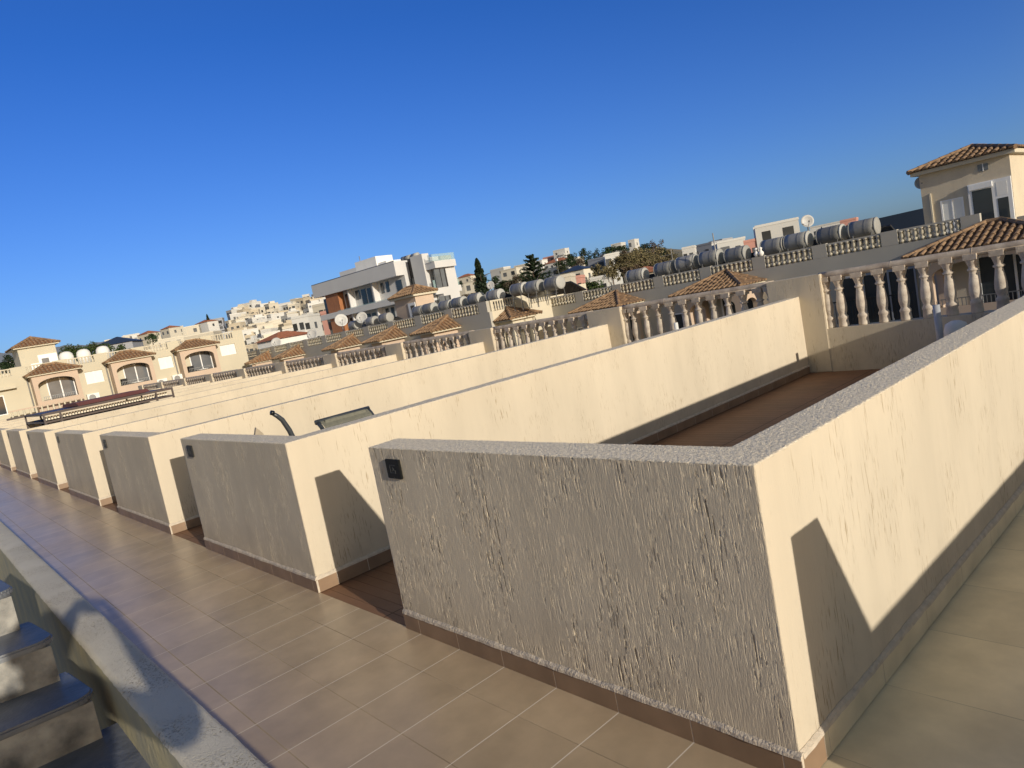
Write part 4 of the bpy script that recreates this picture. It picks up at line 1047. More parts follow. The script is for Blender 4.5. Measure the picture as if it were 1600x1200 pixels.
# ------------------------------------------------------------------ block C: modern white building
def block_c():
    O = at(619, 430, 88); rz = rad(6)
    t = thing('modern_apartment_building', 'modern white apartment building with timber panel and glass balconies', 'building', (O.x, O.y, 0), rz)
    R = Matrix.Rotation(-rz, 3, 'Z')
    def L(u, v, y=0.0):                                  # pixel -> local x, z on the local plane y
        n = Vector((-math.sin(rz), math.cos(rz), 0)); d = ray(u, v); s = ((O-CAM).dot(n)+y)/d.dot(n)
        p = R @ (CAM+d*s-Vector((O.x, O.y, 0))); return p.x, p.z
    xl, z1 = L(486, 447); zt = L(607, 414)[1]; zb1 = L(607, 437)[1]; z2t = L(560, 477)[1]; z2b = L(560, 485)[1]
    zt = (z1+zt)/2+0.1; dp = 7.0; dep = 1.3
    zb1 = zt-1.75; z2t = zb1-2.55; z2b = z2t-0.75; z3t = z2b-2.55; z3b = z3t-0.75
    xr = 0.0
    def band(n, a, b): MB().box(xl, 0, a, xr, dp, b).build(n, M['c_white'], t)
    MB().box(xl, 0, zb1, xr, dp, zt).build('roof_band', M['c_white'], t)
    MB().box(xl+0.6, 0.0, z2b, xr, dp, z2t).build('balcony_band', M['c_white'], t)
    MB().box(xl+0.6, 0.0, z3b, xr, dp, z3t).build('balcony_band', M['c_white'], t)
    MB().box(xl+0.02, 0.05, zt+0.001, xr-0.05, 0.12, zt+0.12).build('roof_trim', M['steel'], t)
    for (za, zb) in ((z2t, zb1), (z3t, z2b)):
        MB().box(xl+1.6, dep, za+0.001, xr-0.01, dp-0.1, zb-0.001).build('recessed_wall', M['c_white'], t)
        # timber panel and partitions
        MB().box(xl*0.88, 0.4, za+0.001, xl*0.72, dep-0.002, zb-0.001).build('timber_panel', M['timber'], t)
        for xx in (xl*0.60, xl*0.31): 
            if xx < xr-1: MB().box(xx, 0.4, za+0.001, xx+0.2, dep-0.002, zb-0.001).build('balcony_partition', M['c_white'], t)
        W_ = -xl
        for fx, wd, hh in ((0.02, 0.9, 2.2), (0.30, 0.9, 2.1), (0.355, 0.8, 2.1), (0.43, 1.0, 1.2), (0.50, 1.0, 2.15), (0.57, 0.8, 2.1), (0.73, 0.6, 1.3), (0.79, 0.6, 1.3), (0.90, 1.1, 2.1)):
            xx = xl+W_*fx; z0 = za+0.02 if hh > 2 else za+1.0
            w = MB().box(xx, dep-0.06, z0, min(xx+wd, xr-0.05), dep-0.003, z0+hh).build('window', M['glass'], t)
        MB().box(xl+5, 0.06, za+0.001, xr-0.2, 0.09, za+0.12).build('balcony_rail', M['balcony_glass'], t)
    # right part: recess wall, charcoal slot, fin wall
    xa = L(632, 430, 1.6)[0]; xb = L(646, 430, 1.5)[0]-0.6; xc = L(665, 430, 1.5)[0]
    MB().box(xr+0.001, 1.6, z3b, xa-0.001, 6.0, zt-0.05).build('stair_wall', M['c_white'], t)
    MB().box(xa, 2.2, z3b, xb+0.6, 3.0, zt+0.1).build('charcoal_panel', M['charcoal'], t)
    MB().box(xa, 3.001, z3b, xc-0.3, 4.6, zt-0.3).build('core_wall', M['c_white'], t)
    MB().box(xb+0.6, 1.5, z3b, xc, 2.6, zt+0.15).build('fin_wall', M['c_white'], t)
    MB().box(xa-2.2, 1.54, zb1-1.3, xa-1.5, 1.599, zb1-0.3).build('window', M['glass'], t)
    MB().box(xa+0.2, 2.1, z2t+0.2, xb+0.4, 2.199, zb1-0.6).build('window', M['glass'], t)
    # lit wing on the right, its face looks along +x
    wg = thing_child('wing', t)
    def LX(u, v, x):                                     # pixel -> local y, z on the local plane x
        n = Vector((math.cos(rz), math.sin(rz), 0)); d = ray(u, v); s = ((O-CAM).dot(n)+x)/d.dot(n)
        p = R @ (CAM+d*s-Vector((O.x, O.y, 0))); return p.y, p.z
    ys = 1.5; sx0 = L(669, 412, ys)[0]; sx1 = L(677, 412, ys)[0]
    ye, _ = LX(711, 404, sx1); zs1 = LX(677, 408, sx1)[1]; zs0 = LX(677, 419, sx1)[1]
    wx = sx1-0.55; yw = LX(712, 425, wx)[0]
    MB().box(xc+0.001, ys+1.2, z3b-3, wx, yw, zs0-0.001).build('wing_wall', M['c_white'], wg)
    MB().box(xc+0.002, ys+0.2, zs0, sx1, ye, zs1).build('wing_slab', M['c_white'], wg)
    zg = LX(677, 397, sx1)[1]
    MB().box(sx1-0.05, ys+0.05, zs1+0.001, sx1-0.01, ye-0.05, zg).build('roof_glass', M['balcony_glass'], wg)
    MB().box(sx0+0.05, ys+0.01, zs1+0.001, sx1-0.051, ys+0.05, zg).build('roof_glass', M['balcony_glass'], wg)
    MB().box(sx0+0.2, ys+1.6, zs1+0.001, sx1-0.3, ye-0.3, zg-0.25).build('roof_box', M['c_white'], wg)
    bx0 = L(675, 455, ys)[0]; bx1 = L(679, 455, ys)[0]; by = LX(719, 447, bx1)[0]
    for k in range(2):
        zt_ = LX(678, 451, bx1)[1]-k*3.3; zb_ = zt_-0.75
        MB().box(wx+0.001, ys, zb_, bx1, by, zt_).build('wing_slab', M['c_white'], wg)
        MB().box(bx1-0.05, ys+0.05, zt_+0.001, bx1-0.01, by-0.05, zt_+1.0).build('balcony_glass', M['balcony_glass'], wg)
        y0_, y1_ = LX(681, 440, wx)[0], LX(698, 436, wx)[0]
        w_ = MB().box(wx+0.002, y0_, zt_+0.02, wx+0.05, y1_, zt_+2.25).build('window', M['glass_grey'], wg)
        MB().box(wx+0.051, (y0_+y1_)/2-0.05, zt_+0.02, wx+0.09, (y0_+y1_)/2+0.05, zt_+2.25).build('window_bar', M['charcoal'], w_)
        MB().box(wx+0.051, y1_-0.22, zt_+0.02, wx+0.09, y1_, zt_+2.25).build('window_bar', M['charcoal'], w_)
    # roof plant rooms
    r1 = L(540, 425, 4)[0]; r2 = L(556, 420, 4)[0]; r3 = L(588, 410, 4)[0]; r4 = L(598, 412, 4)[0]
    MB().box(r1-1.5, 4, zt+0.001, r2, 6.9, zt+1.3).build('plant_room', M['c_white'], t)
    MB().box(r2+0.001, 4, zt+0.001, r3, 6.9, zt+1.95).build('plant_room', M['white'], t)
    MB().box(r3+0.001, 4.2, zt+0.001, r4+0.5, 6.9, zt+1.0).build('plant_room', M['white'], t)
    MB().tube([(r2, 5, zt+1.3), (r2, 5, zt+2.8)], 0.06, 6).build('mast', M['zinc'], t)
    for xx in (xr-1.2, xa-1.4, xb-0.6):
        MB().tube([(xx, 3, zt+0.35), (xx+1.1, 3, zt+0.35)], 0.33, 12).build('roof_tank', M['zinc_cap'], t, True)
    return t
def thing_child(name, parent):
    o = bpy.data.objects.new(name, None); COL.objects.link(o); o.parent = parent; return o
block_c()

# ------------------------------------------------------------------ houses of the town, one by one
win_me = MB().box(-0.5, -0.06, -0.5, 0.5, 0.0, 0.5).build('window', M['window_dark'], None).data
for o in [o for o in COL.objects if o.data is win_me]: bpy.data.objects.remove(o)
def house(u, vt, wpx, hpx, dist, label, mat='far_cream', rz=None, roof=None, storeys=None, cols=None, group=None, depth=None, name='town_house', cat='building', balc=True, setback=True, dense=False):
    """town building: centre px u, roof line px vt, width and visible height in px, distance in metres"""
    p = at(u, vt, dist); k = dist/FPX; w = wpx*k*1.02; hv = hpx*k
    zt = p.z; gz = min(ground_z(p.x, p.y)-1.5, zt-hv)
    az = math.atan2(p.y-CAM.y, p.x-CAM.x)
    if rz is None: rz = az-math.pi/2+random.choice((-0.35, -0.15, 0.1, 0.45, 0.6))
    t = thing(name, label, cat, (p.x, p.y, gz), rz, group); h = zt-gz; dp = depth or max(6, w*0.7)
    MB().box(-w/2, 0, 0, w/2, dp, h).build('wall', M[mat], t)
    ns = storeys or max(1, min(5, int(hv/3.0))); nc = cols or max(2, min(7, int(w/(2.6 if dense else 3.2))))
    for s in range(ns):
        z = h-1.9-s*3.0
        if z < 0.8: break
        for c in range(nc):
            if random.random() < (0.06 if dense else 0.12): continue
            x = -w/2+w*(c+0.5)/nc+random.uniform(-.2, .2); ww = random.choice((0.9, 1.1, 1.6, 2.0)); hh = 1.3 if ww < 1.5 else 1.9
            o = link('window', win_me, t); o.location = (x, -0.003, z); o.scale = (min(ww*(1.25 if dense else 1), w/nc*0.75), 1, hh*(1.15 if dense else 1))
        if balc and ns > 1 and random.random() < 0.7:
            bx = random.uniform(-w/2+1, w/2-2.5)
            MB().box(bx, -1.1, z-1.35, bx+min(3.5, w*0.4), -0.004, z-0.55).build('balcony', M[mat], t)
    for s in range(ns):                                      # windows on the sunny side
        z = h-1.9-s*3.0
        if z < 0.8: break
        for c in range(max(1, int(dp/4))):
            o = link('window', win_me, t); o.rotation_euler.z = rad(90); o.location = (w/2+0.003, dp*(c+0.5)/max(1, int(dp/4)), z); o.scale = (1.1, 1, 1.3)
    if roof:
        r = MB(); ov = 0.4; rs = min(w, dp)*0.22
        a, b, c, d_ = (-w/2-ov, -ov, h), (w/2+ov, -ov, h), (w/2+ov, dp+ov, h), (-w/2-ov, dp+ov, h)
        run = min(w, dp)/2
        if w >= dp: e, f = (-w/2+run, dp/2, h+rs), (w/2-run, dp/2, h+rs); r.quad(a, b, f, e); r.quad(c, d_, e, f); r.add([b, c, f], [(0, 1, 2)]); r.add([d_, a, e], [(0, 1, 2)])
        else: e, f = (0, run, h+rs), (0, dp-run, h+rs); r.add([a, b, e], [(0, 1, 2)]); r.quad(b, c, f, e); r.add([c, d_, f], [(0, 1, 2)]); r.quad(d_, a, e, f)
        r.quad(d_, c, b, a); r.build('roof', M[roof], t)
    else:
        f = MB(); f.box(-w/2-0.002, -0.1, h+0.001, w/2+0.1, 0.15, h+0.5); f.box(w/2-0.15, 0.151, h+0.001, w/2+0.1, dp, h+0.5); f.box(-w/2, dp-.15, h+.001, w/2-.151, dp, h+.5); f.build('parapet', M[mat], t)
        if setback and dense and random.random() < 0.35:
            x = random.uniform(-w*0.3, w*0.1); MB().box(x, dp*0.3, h+0.001, x+w*0.35, dp*0.8, h+1.7).build('stair_head', M[mat], t)
    return t
GD = 'stacked cream blocks on the far left hillside'
D_L = 'cream block stacked among many alike on the far hillside at left'
SKYL = [(344, 492), (360, 484), (385, 476), (410, 478), (432, 479), (452, 469), (475, 464), (500, 461), (520, 462)]
def skyl(u): return lerp_table(SKYL, u)
dd = 430
for r_ in range(9):
    u = 346+random.uniform(0, 6)+(0 if r_ < 6 else 34)
    while u < 514-r_*2:
        wpx = random.uniform(10, 20); v = skyl(u+wpx/2)+r_*(8.4-(u-345)*0.008)+random.uniform(-2.5, 2.5)
        house(u+wpx/2, v, wpx, 15, dd*random.uniform(0.97, 1.03), D_L, random.choice(('far_cream', 'far_cream', 'far_white', 'far_cream2', 'far_white')), group=GD, rz=rad(random.choice((0, 8, -6, 25, 45, 62))), depth=random.uniform(6, 9), dense=True)
        u += wpx*random.uniform(0.72, 0.95)
    dd -= 19
GL = 'low houses on the ridge left of the stacked blocks'
for (u, v, w, h_, d_, mt, rf, lab) in [
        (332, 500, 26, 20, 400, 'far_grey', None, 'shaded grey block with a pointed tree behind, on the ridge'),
        (314, 505, 26, 16, 390, 'far_white', 'red_roof', 'white house with small red roof on the ridge'),
        (296, 511, 24, 16, 380, 'far_cream', None, 'cream terrace on the ridge right of the round tree'),
        (274, 512, 24, 18, 370, 'far_cream', None, 'cream block with white upper floor on the ridge'),
        (257, 514, 18, 18, 360, 'far_cream', 'red_roof', 'narrow cream house next to the round tree'),
        (222, 523, 22, 10, 330, 'far_cream', 'red_roof', 'low house with brown roof left of the round tree'),
        (205, 524, 20, 10, 340, 'far_white', None, 'small bright white house on the left skyline'),
        (183, 530, 30, 8, 330, 'far_cream', None, 'long low cream house on the left skyline'),
        (305, 524, 50, 18, 340, 'far_cream', None, 'long cream terrace row below the ridge'),
        (262, 530, 40, 12, 330, 'far_cream', None, 'cream row behind the left building roofline')]:
    house(u, v, w, h_, d_, lab, mt, rf and rad(20), rf, group=GL)
house(176, 538, 48, 8, 140, 'grey flat-roofed shed with long roof behind the left building', 'far_grey', rad(60), 'slate', 1, 3, name='shed')
house(8, 571, 30, 12, 200, 'white low house at the far left edge', 'far_white', rad(70))
# white house with red roof beside block B
house(417, 533, 46, 22, 105, 'white house with low red tiled roof right of the cream building', 'white', rad(15), 'red_roof', 1, 3, name='house', cat='house', balc=False)
house(468, 497, 26, 34, 150, 'white terraced block with stacked balconies left of the modern building', 'far_white', rad(40), None, 4, 3)
house(500, 478, 26, 40, 165, 'pale block partly hidden behind the modern building', 'far_cream', rad(35), None, 4, 3)
house(508, 490, 16, 34, 130, 'pinkish house just left of the modern building', 'far_pink', rad(30), None, 3, 2)
GR = 'houses on the wooded ridge in the middle'
for (u, v, w, h_, d_, mt, rf, lab, rz) in [
        (724, 433, 26, 14, 330, 'far_cream', 'red_roof', 'cream house with brown roof left of the cypress', 0.3),
        (736, 441, 26, 14, 260, 'far_cream', None, 'low cream house just left of the cypress', 0.4),
        (776, 421, 26, 9, 380, 'far_white', None, 'white house right of the cypress tip', 0.2),
        (794, 422, 28, 12, 350, 'far_cream', None, 'cream house between the cypress and the spreading pine', 0.3),
        (813, 415, 22, 8, 400, 'far_cream', None, 'small cream house on the skyline left of the spreading pine', 0.3),
        (857, 402, 20, 20, 440, 'far_pink', None, 'pink stepped part of the hotel on the ridge', 0.3),
        (873, 391, 20, 30, 425, 'far_white', None, 'tall white hotel block on the ridge', 0.3),
        (866, 410, 38, 16, 380, 'far_white', 'red_roof', 'white house with red roof below the hotel', 0.25),
        (862, 420, 44, 12, 330, 'far_white', None, 'long white terrace below the hotel', 0.25),
        (893, 405, 22, 8, 340, 'far_cream', None, 'low cream house right of the hotel', 0.2),
        (838, 409, 20, 8, 410, 'far_white', None, 'white roofs left of the pink hotel part', 0.2),
        (893, 424, 40, 22, 190, 'far_cream', 'slate', 'long building with dark roof behind the middle tanks', 0.25),
        (931, 406, 30, 26, 215, 'far_grey', None, 'modern block with white end on the hill, its shade painted blue-grey', 0.12),  # shaded front painted in as a grey-blue wall colour
        (956, 398, 22, 26, 205, 'far_white', None, 'white block with stacked balconies under the bushy hill', 0.75),
        (962, 382, 16, 5, 330, 'far_white', None, 'small white house among trees on the hilltop', 0.3),
        (986, 376, 10, 5, 340, 'far_white', None, 'tiny white house near the top of the hill', 0.3),
        (935, 435, 26, 10, 150, 'far_white', None, 'low white house below the bushy hill', 0.5),
        (880, 434, 22, 14, 120, 'far_cream', None, 'cream house with square window behind the tanks', 0.6),
        (900, 435, 14, 10, 130, 'far_pink', None, 'small pinkish house behind the cream parapet', 0.6)]:
    house(u, v, w, h_, d_, lab, mt, rz, rf, group=GR)
house(1005, 427, 46, 10, 75, 'house with low red roof behind the leftmost near tank', 'far_cream', 0.5, 'red_roof', 1, 2, name='house', cat='house', balc=False)
GQ = 'white blocks on the right skyline'
for (u, v, w, h_, d_, mt, rz, lab) in [
        (1075, 388, 18, 14, 190, 'far_white', 0.5, 'small white block with dark window, right of the bushy hill'),
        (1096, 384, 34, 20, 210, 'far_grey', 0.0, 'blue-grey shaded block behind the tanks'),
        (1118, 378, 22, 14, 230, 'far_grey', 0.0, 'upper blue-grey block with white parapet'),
        (1142, 377, 40, 18, 170, 'far_white', 0.75, 'long white block with open balconies behind the tanks'),
        (1213, 350, 58, 40, 150, 'far_white', 0.55, 'tall white modern block with balconies above the tanks'),
        (1172, 378, 18, 14, 150, 'far_pink', 0.5, 'reddish house beside the tall white block'),
        (1290, 352, 40, 8, 260, 'far_white', 0.3, 'low white rooftops left of the dark roofed hall'),
        (1325, 345, 20, 8, 200, 'far_pink', 0.3, 'orange-roofed house just above the largest tank')]:
    house(u, v, w, h_, d_, lab, mt, rz, group=GQ)
# dark long hall behind the penthouse
p = at(1395, 352, 75); t = thing('dark_hall', 'long dark blue-grey roofed hall left of the right-hand penthouse', 'building', (p.x, p.y, -10), 0.0)
zt_ = at(1395, 334, 75).z+10
MB().box(-5.5, 0, 0, 9, 12, zt_-1.6).build('wall', M['far_grey'], t)
MB().prism([(-5.8, zt_-1.59), (9.3, zt_-1.59), (8.6, zt_), (-5.0, zt_-0.2)], -0.4, 12.4).build('roof', M['slate'], t, fix=True)
for i in range(7): MB().box(-4.8+i*1.9, -0.05, zt_-3.2, -3.4+i*1.9, -0.003, zt_-2.0).build('window', M['glass'], t)

# ------------------------------------------------------------------ trees
def crown(kind, n, seed):
    rnd = random.Random(seed); mb = MB()
    def leaf(p, s):
        a = Vector((rnd.gauss(0, 1), rnd.gauss(0, 1), rnd.gauss(0, 1))).normalized(); b = a.orthogonal().normalized(); c = a.cross(b)
        p = Vector(p); mb.quad(p-b*s-c*s*0.6, p+b*s-c*s*0.5, p+b*s*0.9+c*s*0.6, p-b*s*0.8+c*s*0.6)
    if kind == 'round':                              # clumped broad crown, unit height 1, width 1
        cl = [(rnd.gauss(0, .19), rnd.gauss(0, .19), max(0.12, min(0.84, 0.46+rnd.gauss(0, .22))), rnd.uniform(.11, .21)) for _ in range(18)]
        for _ in range(n):
            x, y, z, r = rnd.choice(cl); d = Vector((rnd.gauss(0, 1), rnd.gauss(0, 1), rnd.gauss(0, 1))).normalized()*r*rnd.uniform(0.55, 1.05)
            leaf((x+d.x, y+d.y, z+d.z*0.85), rnd.uniform(.018, .036))
    elif kind == 'tall':                             # upright ragged eucalyptus
        cl = [(rnd.gauss(0, .11), rnd.gauss(0, .11), rnd.uniform(0.25, 0.95), rnd.uniform(.07, .16)) for _ in range(20)]
        for _ in range(n):
            x, y, z, r = rnd.choice(cl); d = Vector((rnd.gauss(0, 1), rnd.gauss(0, 1), rnd.gauss(0, 1))).normalized()*r*rnd.uniform(0.3, 1.1)
            leaf((x+d.x, y+d.y, z+d.z), rnd.uniform(.014, .030))
    elif kind == 'cypress':
        for _ in range(n):
            z = rnd.random()**0.9; r = 0.155*min(1, z*7+.2)*(1-z)**0.62*rnd.uniform(0.5, 1.12); a = rnd.uniform(0, 6.283)
            r *= 1+0.22*math.sin(z*38+a*2)
            leaf((r*math.cos(a), r*math.sin(a), 0.03+z*0.97), rnd.uniform(.012, .026))
    elif kind == 'tiered':                           # spreading tiered pine
        for k in range(11):
            z = 0.16+0.80*k/10; R = 0.42*(1-(k/10.6)**1.3)+0.03
            for _a in range(7):
                a = _a*0.9+k*0.7+rnd.uniform(-.2, .2); L = R*rnd.uniform(0.6, 1.15)
                for _ in range(n//77):
                    q = rnd.random()**0.7; leaf((L*q*math.cos(a)+rnd.gauss(0, .014), L*q*math.sin(a)+rnd.gauss(0, .014), z+0.07*q+rnd.gauss(0, .010)), rnd.uniform(.010, .022))
    return mb
MESH = {}
def crown_mesh(kind, mat, seed, n):
    key = (kind, mat, seed)
    if key not in MESH:
        o = crown(kind, n, seed).build('crown', M[mat], None); MESH[key] = o.data; bpy.data.objects.remove(o)
    return MESH[key]
tk = MB().tube([(0, 0, -0.15), (0.01, 0, 0.2), (-0.01, 0.01, 0.5), (0, 0, 0.75)], [0.03, 0.024, 0.018, 0.008], 7)
for a in (0.3, 1.7, 2.9, 4.2, 5.4): tk.tube([(0, 0, 0.30+a*0.03), (0.12*math.cos(a), 0.12*math.sin(a), 0.5+a*0.03), (0.24*math.cos(a), 0.24*math.sin(a), 0.68)], [0.014, 0.010, 0.004], 5)
o = tk.build('trunk', M['bark'], None, True); TRUNK = o.data; bpy.data.objects.remove(o)
def tree(u, vt, vb, dist, label, kind='round', mat='leaf_dark', wid=1.0, group=None, name='tree', n=1500, seed=None):
    p = at(u, vb, dist); top = at(u, vt, dist).z; hh = max(2.0, top-p.z)
    gz = p.z; t = thing(name, label, 'tree', (p.x, p.y, gz), random.uniform(0, 6), group)
    t.scale = (hh*wid, hh*wid, hh)
    link('crown', crown_mesh(kind, mat, seed if seed is not None else random.randint(1, 3), n), t)
    tr = link('trunk', TRUNK, t)
    # trunk reaches the ground below
    g = ground_z(p.x, p.y)
    if p.z-g > 0.5:
        MB().tube([(0, 0, (g-0.5-p.z)/hh), (0, 0, 0.02)], 0.03, 7).build('trunk', M['bark'], t)
    return t
tree(760, 401, 484, 150, 'tall dark narrow cypress standing above the roofs', 'cypress', 'cypress', 1.0, None, 'cypress_tree', 3800, 5)
tree(843, 399, 476, 150, 'spreading tiered pine right of the cypress', 'tiered', 'leaf_dark', 1.15, None, 'pine_tree', 4200, 6)
GH = 'round trees along the hilltop'
for (u, vt, vb, w, lab) in [(877, 400, 414, 1.2, 'small dark tree right of the hotel'), (893, 388, 408, 1.15, 'round dark hilltop tree, leftmost big one'), (914, 386, 400, 1.3, 'small round tree second along the hilltop'), (932, 387, 398, 1.3, 'low bush third along the hilltop'),
                     (953, 378, 394, 1.5, 'broad dark tree beside the hilltop white house'), (974, 377, 389, 1.5, 'flat dark tree right of the hilltop white house'), (1010, 373, 389, 1.1, 'dark round tree at the summit'), (1026, 373, 390, 1.3, 'rounded leafless brown tree at the summit'), (1036, 380, 394, 1.2, 'dark tree at the right shoulder of the summit')]:
    tree(u, vt, vb+9, 320, lab, 'round', 'leaf_dark' if 'brown' not in lab else 'leaf_dry', w*0.72, GH, 'hilltop_tree')
GB = 'olive brown bushes covering the middle hill'
k = 0
for (u, vt, vb, w, m_, kd) in [(985, 385, 418, 1.3, 'leaf_olive', 'round'), (1005, 383, 420, 1.2, 'leaf_olive', 'round'), (1025, 384, 425, 1.2, 'leaf_olive', 'round'), (1045, 388, 425, 1.1, 'leaf_olive', 'round'), (1062, 394, 425, 1.0, 'leaf_olive', 'round'),
                     (1000, 394, 440, 1.1, 'leaf_dry', 'round'), (1018, 398, 445, 1.0, 'leaf_olive', 'round'), (975, 400, 440, 1.0, 'leaf_olive', 'tall'), (960, 405, 450, 0.9, 'leaf_olive', 'tall'), (1040, 402, 440, 1.0, 'leaf_dry', 'round'), (938, 412, 455, 0.9, 'leaf_olive', 'tall'), (952, 415, 455, 0.8, 'leaf_olive', 'tall')]:
    tree(u, vt, vb, 150+10*(k % 4), 'olive brown bushy tree on the hill behind the tanks' if kd == 'round' else 'upright grey-green tree left of the bushy hill', kd, m_, w, GB, 'bushy_tree', 1700); k += 1
tree(925, 431, 462, 95, 'bright green bush behind the end of the cream parapet', 'round', 'leaf_mid', 1.6, None, 'bush', 1800)
GM = 'dark scrub trees on the ridge between the houses'
for (u, vt, vb, w) in [(705, 437, 455, 1.4), (716, 436, 452, 1.2), (748, 432, 450, 1.2), (775, 430, 452, 1.5), (790, 432, 455, 1.6), (806, 428, 452, 1.6), (822, 425, 450, 1.5), (800, 440, 466, 1.6), (780, 445, 470, 1.6), (820, 440, 464, 1.5), (735, 452, 474, 1.5), (868, 432, 450, 1.5),
                     (908, 402, 418, 1.4), (922, 400, 415, 1.4), (1002, 388, 404, 1.4), (880, 412, 424, 1.4), (940, 396, 410, 1.5), (965, 392, 408, 1.5)]:
    tree(u, vt, vb, 240 if vb < 430 else 170, 'dark scrubby tree among the houses of the ridge', 'round', random.choice(('leaf_dark', 'leaf_dry', 'leaf_dark')), w, GM, 'scrub_tree')
rn = random.Random(21)
for k in range(34):
    u = rn.uniform(868, 1064); crest = lerp_table([(860, 412), (900, 401), (950, 392), (1000, 384), (1035, 386), (1066, 408)], u)
    vt = crest+rn.uniform(2, 20); hh = rn.uniform(9, 16)
    tree(u, vt, vt+hh, rn.uniform(260, 330), 'dark scrubby tree among the houses of the ridge', 'round', rn.choice(('leaf_dark', 'leaf_olive', 'leaf_dry', 'leaf_dark')), rn.uniform(1.5, 2.3), GM, 'scrub_tree', seed=rn.randint(1, 3))
GE = 'dark green trees behind the left building'
for (u, vt, vb, w, lab) in [(107, 539, 560, 1.3, 'dark green tree next to the left penthouse'), (125, 536, 560, 1.5, 'broad dark green tree behind the white tanks'), (145, 534, 556, 1.4, 'dark green tree behind the left building, third from the penthouse'), (160, 533, 550, 1.4, 'rightmost dark green tree of the clump behind the left building'),
                     (10, 559, 580, 1.5, 'dark tree at the far left edge'), (22, 553, 574, 1.2, 'dark tree touching the left side of the penthouse')]:
    tree(u, vt-2, vb+4, 110, lab, 'round', 'leaf_mid' if u > 100 else 'leaf_dark', w, GE, 'leafy_tree', 1800)
tree(239, 515, 536, 200, 'round dark tree on the left skyline', 'round', 'leaf_dark', 1.2, None, 'round_tree', 1800)
tree(328, 490, 512, 390, 'small pointed cypress beside the shaded grey block', 'cypress', 'cypress', 1.0, None, 'cypress_tree', 3800, 5)
tree(190, 545, 558, 120, 'low shrub on the roofline of the left building', 'round', 'leaf_mid', 1.4, None, 'shrub')
tree(1255, 372, 384, 110, 'low dark tree behind the small dish', 'round', 'leaf_dark', 1.6, None, 'shrub')
tree(1285, 354, 366, 220, 'dark cypress tip left of the tanks on the right', 'cypress', 'cypress', 1.2, None, 'cypress_tree', 3800, 5)

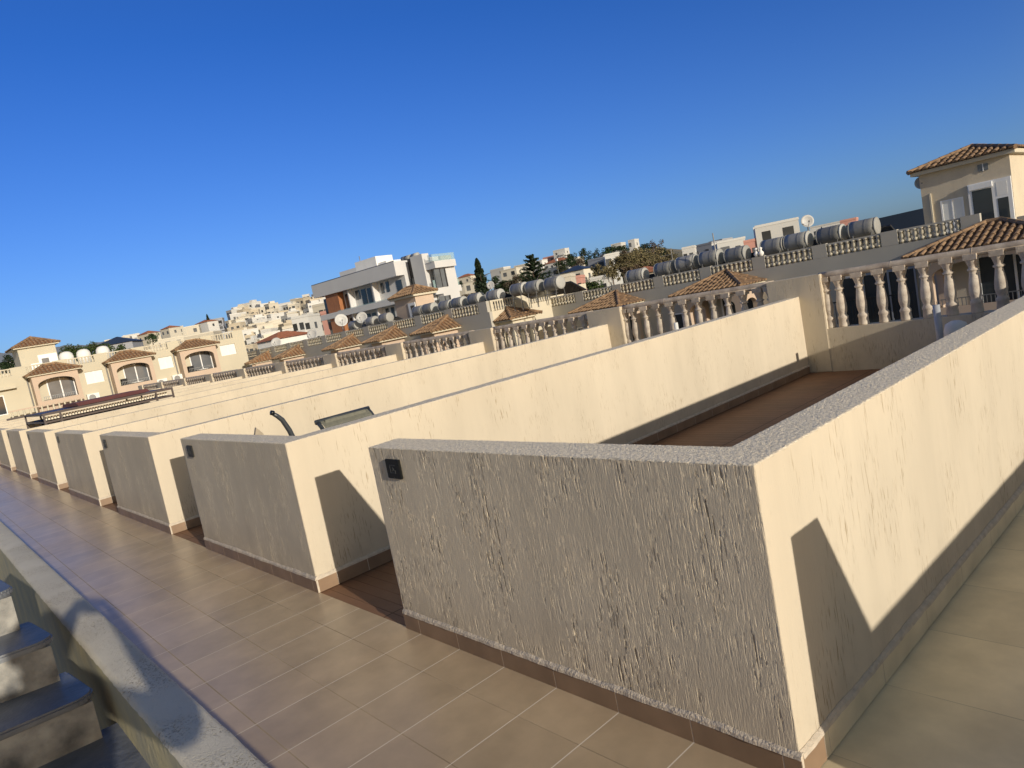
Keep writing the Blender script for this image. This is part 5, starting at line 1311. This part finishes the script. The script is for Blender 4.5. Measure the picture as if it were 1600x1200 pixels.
# ------------------------------------------------------------------ the photographer, standing behind the camera, whose shadow falls on the steps
def photographer():
    t = thing('person', 'person in dark jacket holding up a phone with both hands', 'person', (1.45, -2.05, 0.09))
    B = Vector(t.location)
    s = -sun_dir; Rx = s.cross(Vector((0, 0, 1))).normalized(); Uy = Rx.cross(s)
    lookdir = Vector((fw.x, fw.y, 0)).normalized(); side = lookdir.cross(Vector((0, 0, 1)))
    C0 = CAM-fw*0.03
    head = C0-lookdir*0.40+Vector((0, 0, -0.02))
    neck = head+Vector((0, 0, -0.17))-lookdir*0.03-side*0.03
    chest = neck+Vector((0, 0, -0.22))-lookdir*0.03
    pelvis = Vector((chest.x, chest.y, 0.09+0.90))-lookdir*0.03
    shR = neck+side*0.19+Vector((0, 0, -0.06)); shL = neck-side*0.19+Vector((0, 0, -0.06))
    elR = C0+side*0.30-lookdir*0.14+Vector((0, 0, -0.40)); elL = C0-side*0.20-lookdir*0.16+Vector((0, 0, -0.30))
    haR = C0+rt*0.085-fw*0.015-up*0.02; haL = C0-rt*0.085-fw*0.015-up*0.02
    P = {}; V = []; Rr = []; E_ = []
    def v(p, r): V.append(tuple(p-B)); Rr.append(r); return len(V)-1
    ip = v(pelvis, 0.205); i1 = v(pelvis.lerp(chest, 0.5), 0.20); ic = v(chest, 0.205); ine = v(neck+Vector((0, 0, 0.02)), 0.058); ih = v(head+Vector((0, 0, -0.06)), 0.075)
    E_ += [(ip, i1), (i1, ic), (ic, ine), (ine, ih)]
    for sh, el, ha in ((shR, elR, haR), (shL, elL, haL)):
        a = v(sh, 0.085); b = v(el, 0.062); c = v(el.lerp(ha, 0.6), 0.048); d = v(ha, 0.030); E_ += [(ic, a), (a, b), (b, c), (c, d)]
    for sg in (1, -1):
        a = v(pelvis+side*0.10*sg+Vector((0, 0, -0.10)), 0.095); b = v(Vector((pelvis.x, pelvis.y, 0.55))+side*0.11*sg+lookdir*0.02, 0.064); c = v(Vector((pelvis.x, pelvis.y, 0.19))+side*0.11*sg, 0.045)
        d = v(Vector((pelvis.x, pelvis.y, 0.13))+side*0.12*sg+lookdir*0.16, 0.036); E_ += [(ip, a), (a, b), (b, c), (c, d)]
    me = bpy.data.meshes.new('body'); me.from_pydata(V, E_, []); me.update()
    o = link('body', me, t)
    sk = o.modifiers.new('skin', 'SKIN'); sk.use_smooth_shade = True
    for i, r in enumerate(Rr): me.skin_vertices[0].data[i].radius = (r, r)
    me.skin_vertices[0].data[ip].use_root = True
    ss = o.modifiers.new('sub', 'SUBSURF'); ss.levels = 2; ss.render_levels = 2
    me.materials.append(M['shirt'])
    hd = MB().lathe([(0.02, -0.125), (0.055, -0.115), (0.070, -0.06), (0.078, 0.0), (0.076, 0.05), (0.058, 0.095), (0.02, 0.115)], 16).build('head', M['skin'], t, True); hd.location = head-B; hd.scale = (1, 1.18, 1); hd.rotation_euler.z = YAW-math.pi/2
    hr = MB().lathe([(0.082, -0.03), (0.090, 0.03), (0.080, 0.085), (0.05, 0.122), (0.01, 0.135)], 16).build('hair', M['hair'], t, True); hr.location = head-B-lookdir*0.018; hr.scale = (1, 1.2, 1); hr.rotation_euler.z = YAW-math.pi/2
    # fingers wrapped round the phone ends
    for ha, sg in ((haR, 1), (haL, -1)):
        for k in range(4):
            q = ha+up*(0.018-0.013*k)-B; MB().tube([q-fw*0.014, q+fw*0.008-rt*sg*0.004, q+fw*0.010-rt*sg*0.022, q+fw*0.006-rt*sg*0.036], [0.008, 0.0075, 0.007, 0.006], 7).build('finger', M['skin'], t, True)
        q = ha-B; MB().tube([q-fw*0.012-up*0.01, q-fw*0.020-rt*sg*0.02+up*0.005, q-fw*0.020-rt*sg*0.042+up*0.012], [0.010, 0.009, 0.007], 7).build('thumb', M['skin'], t, True)
    ph = thing('phone', 'black phone held up by the person', 'phone', CAM-fw*0.016)
    ph.matrix_world = Matrix.Translation(CAM-fw*0.016) @ m3.to_4x4()
    MB().box(-0.075, -0.068, -0.004, 0.085, 0.008, 0.004).build('case', M['black'], ph, bevel=0.003)
photographer()
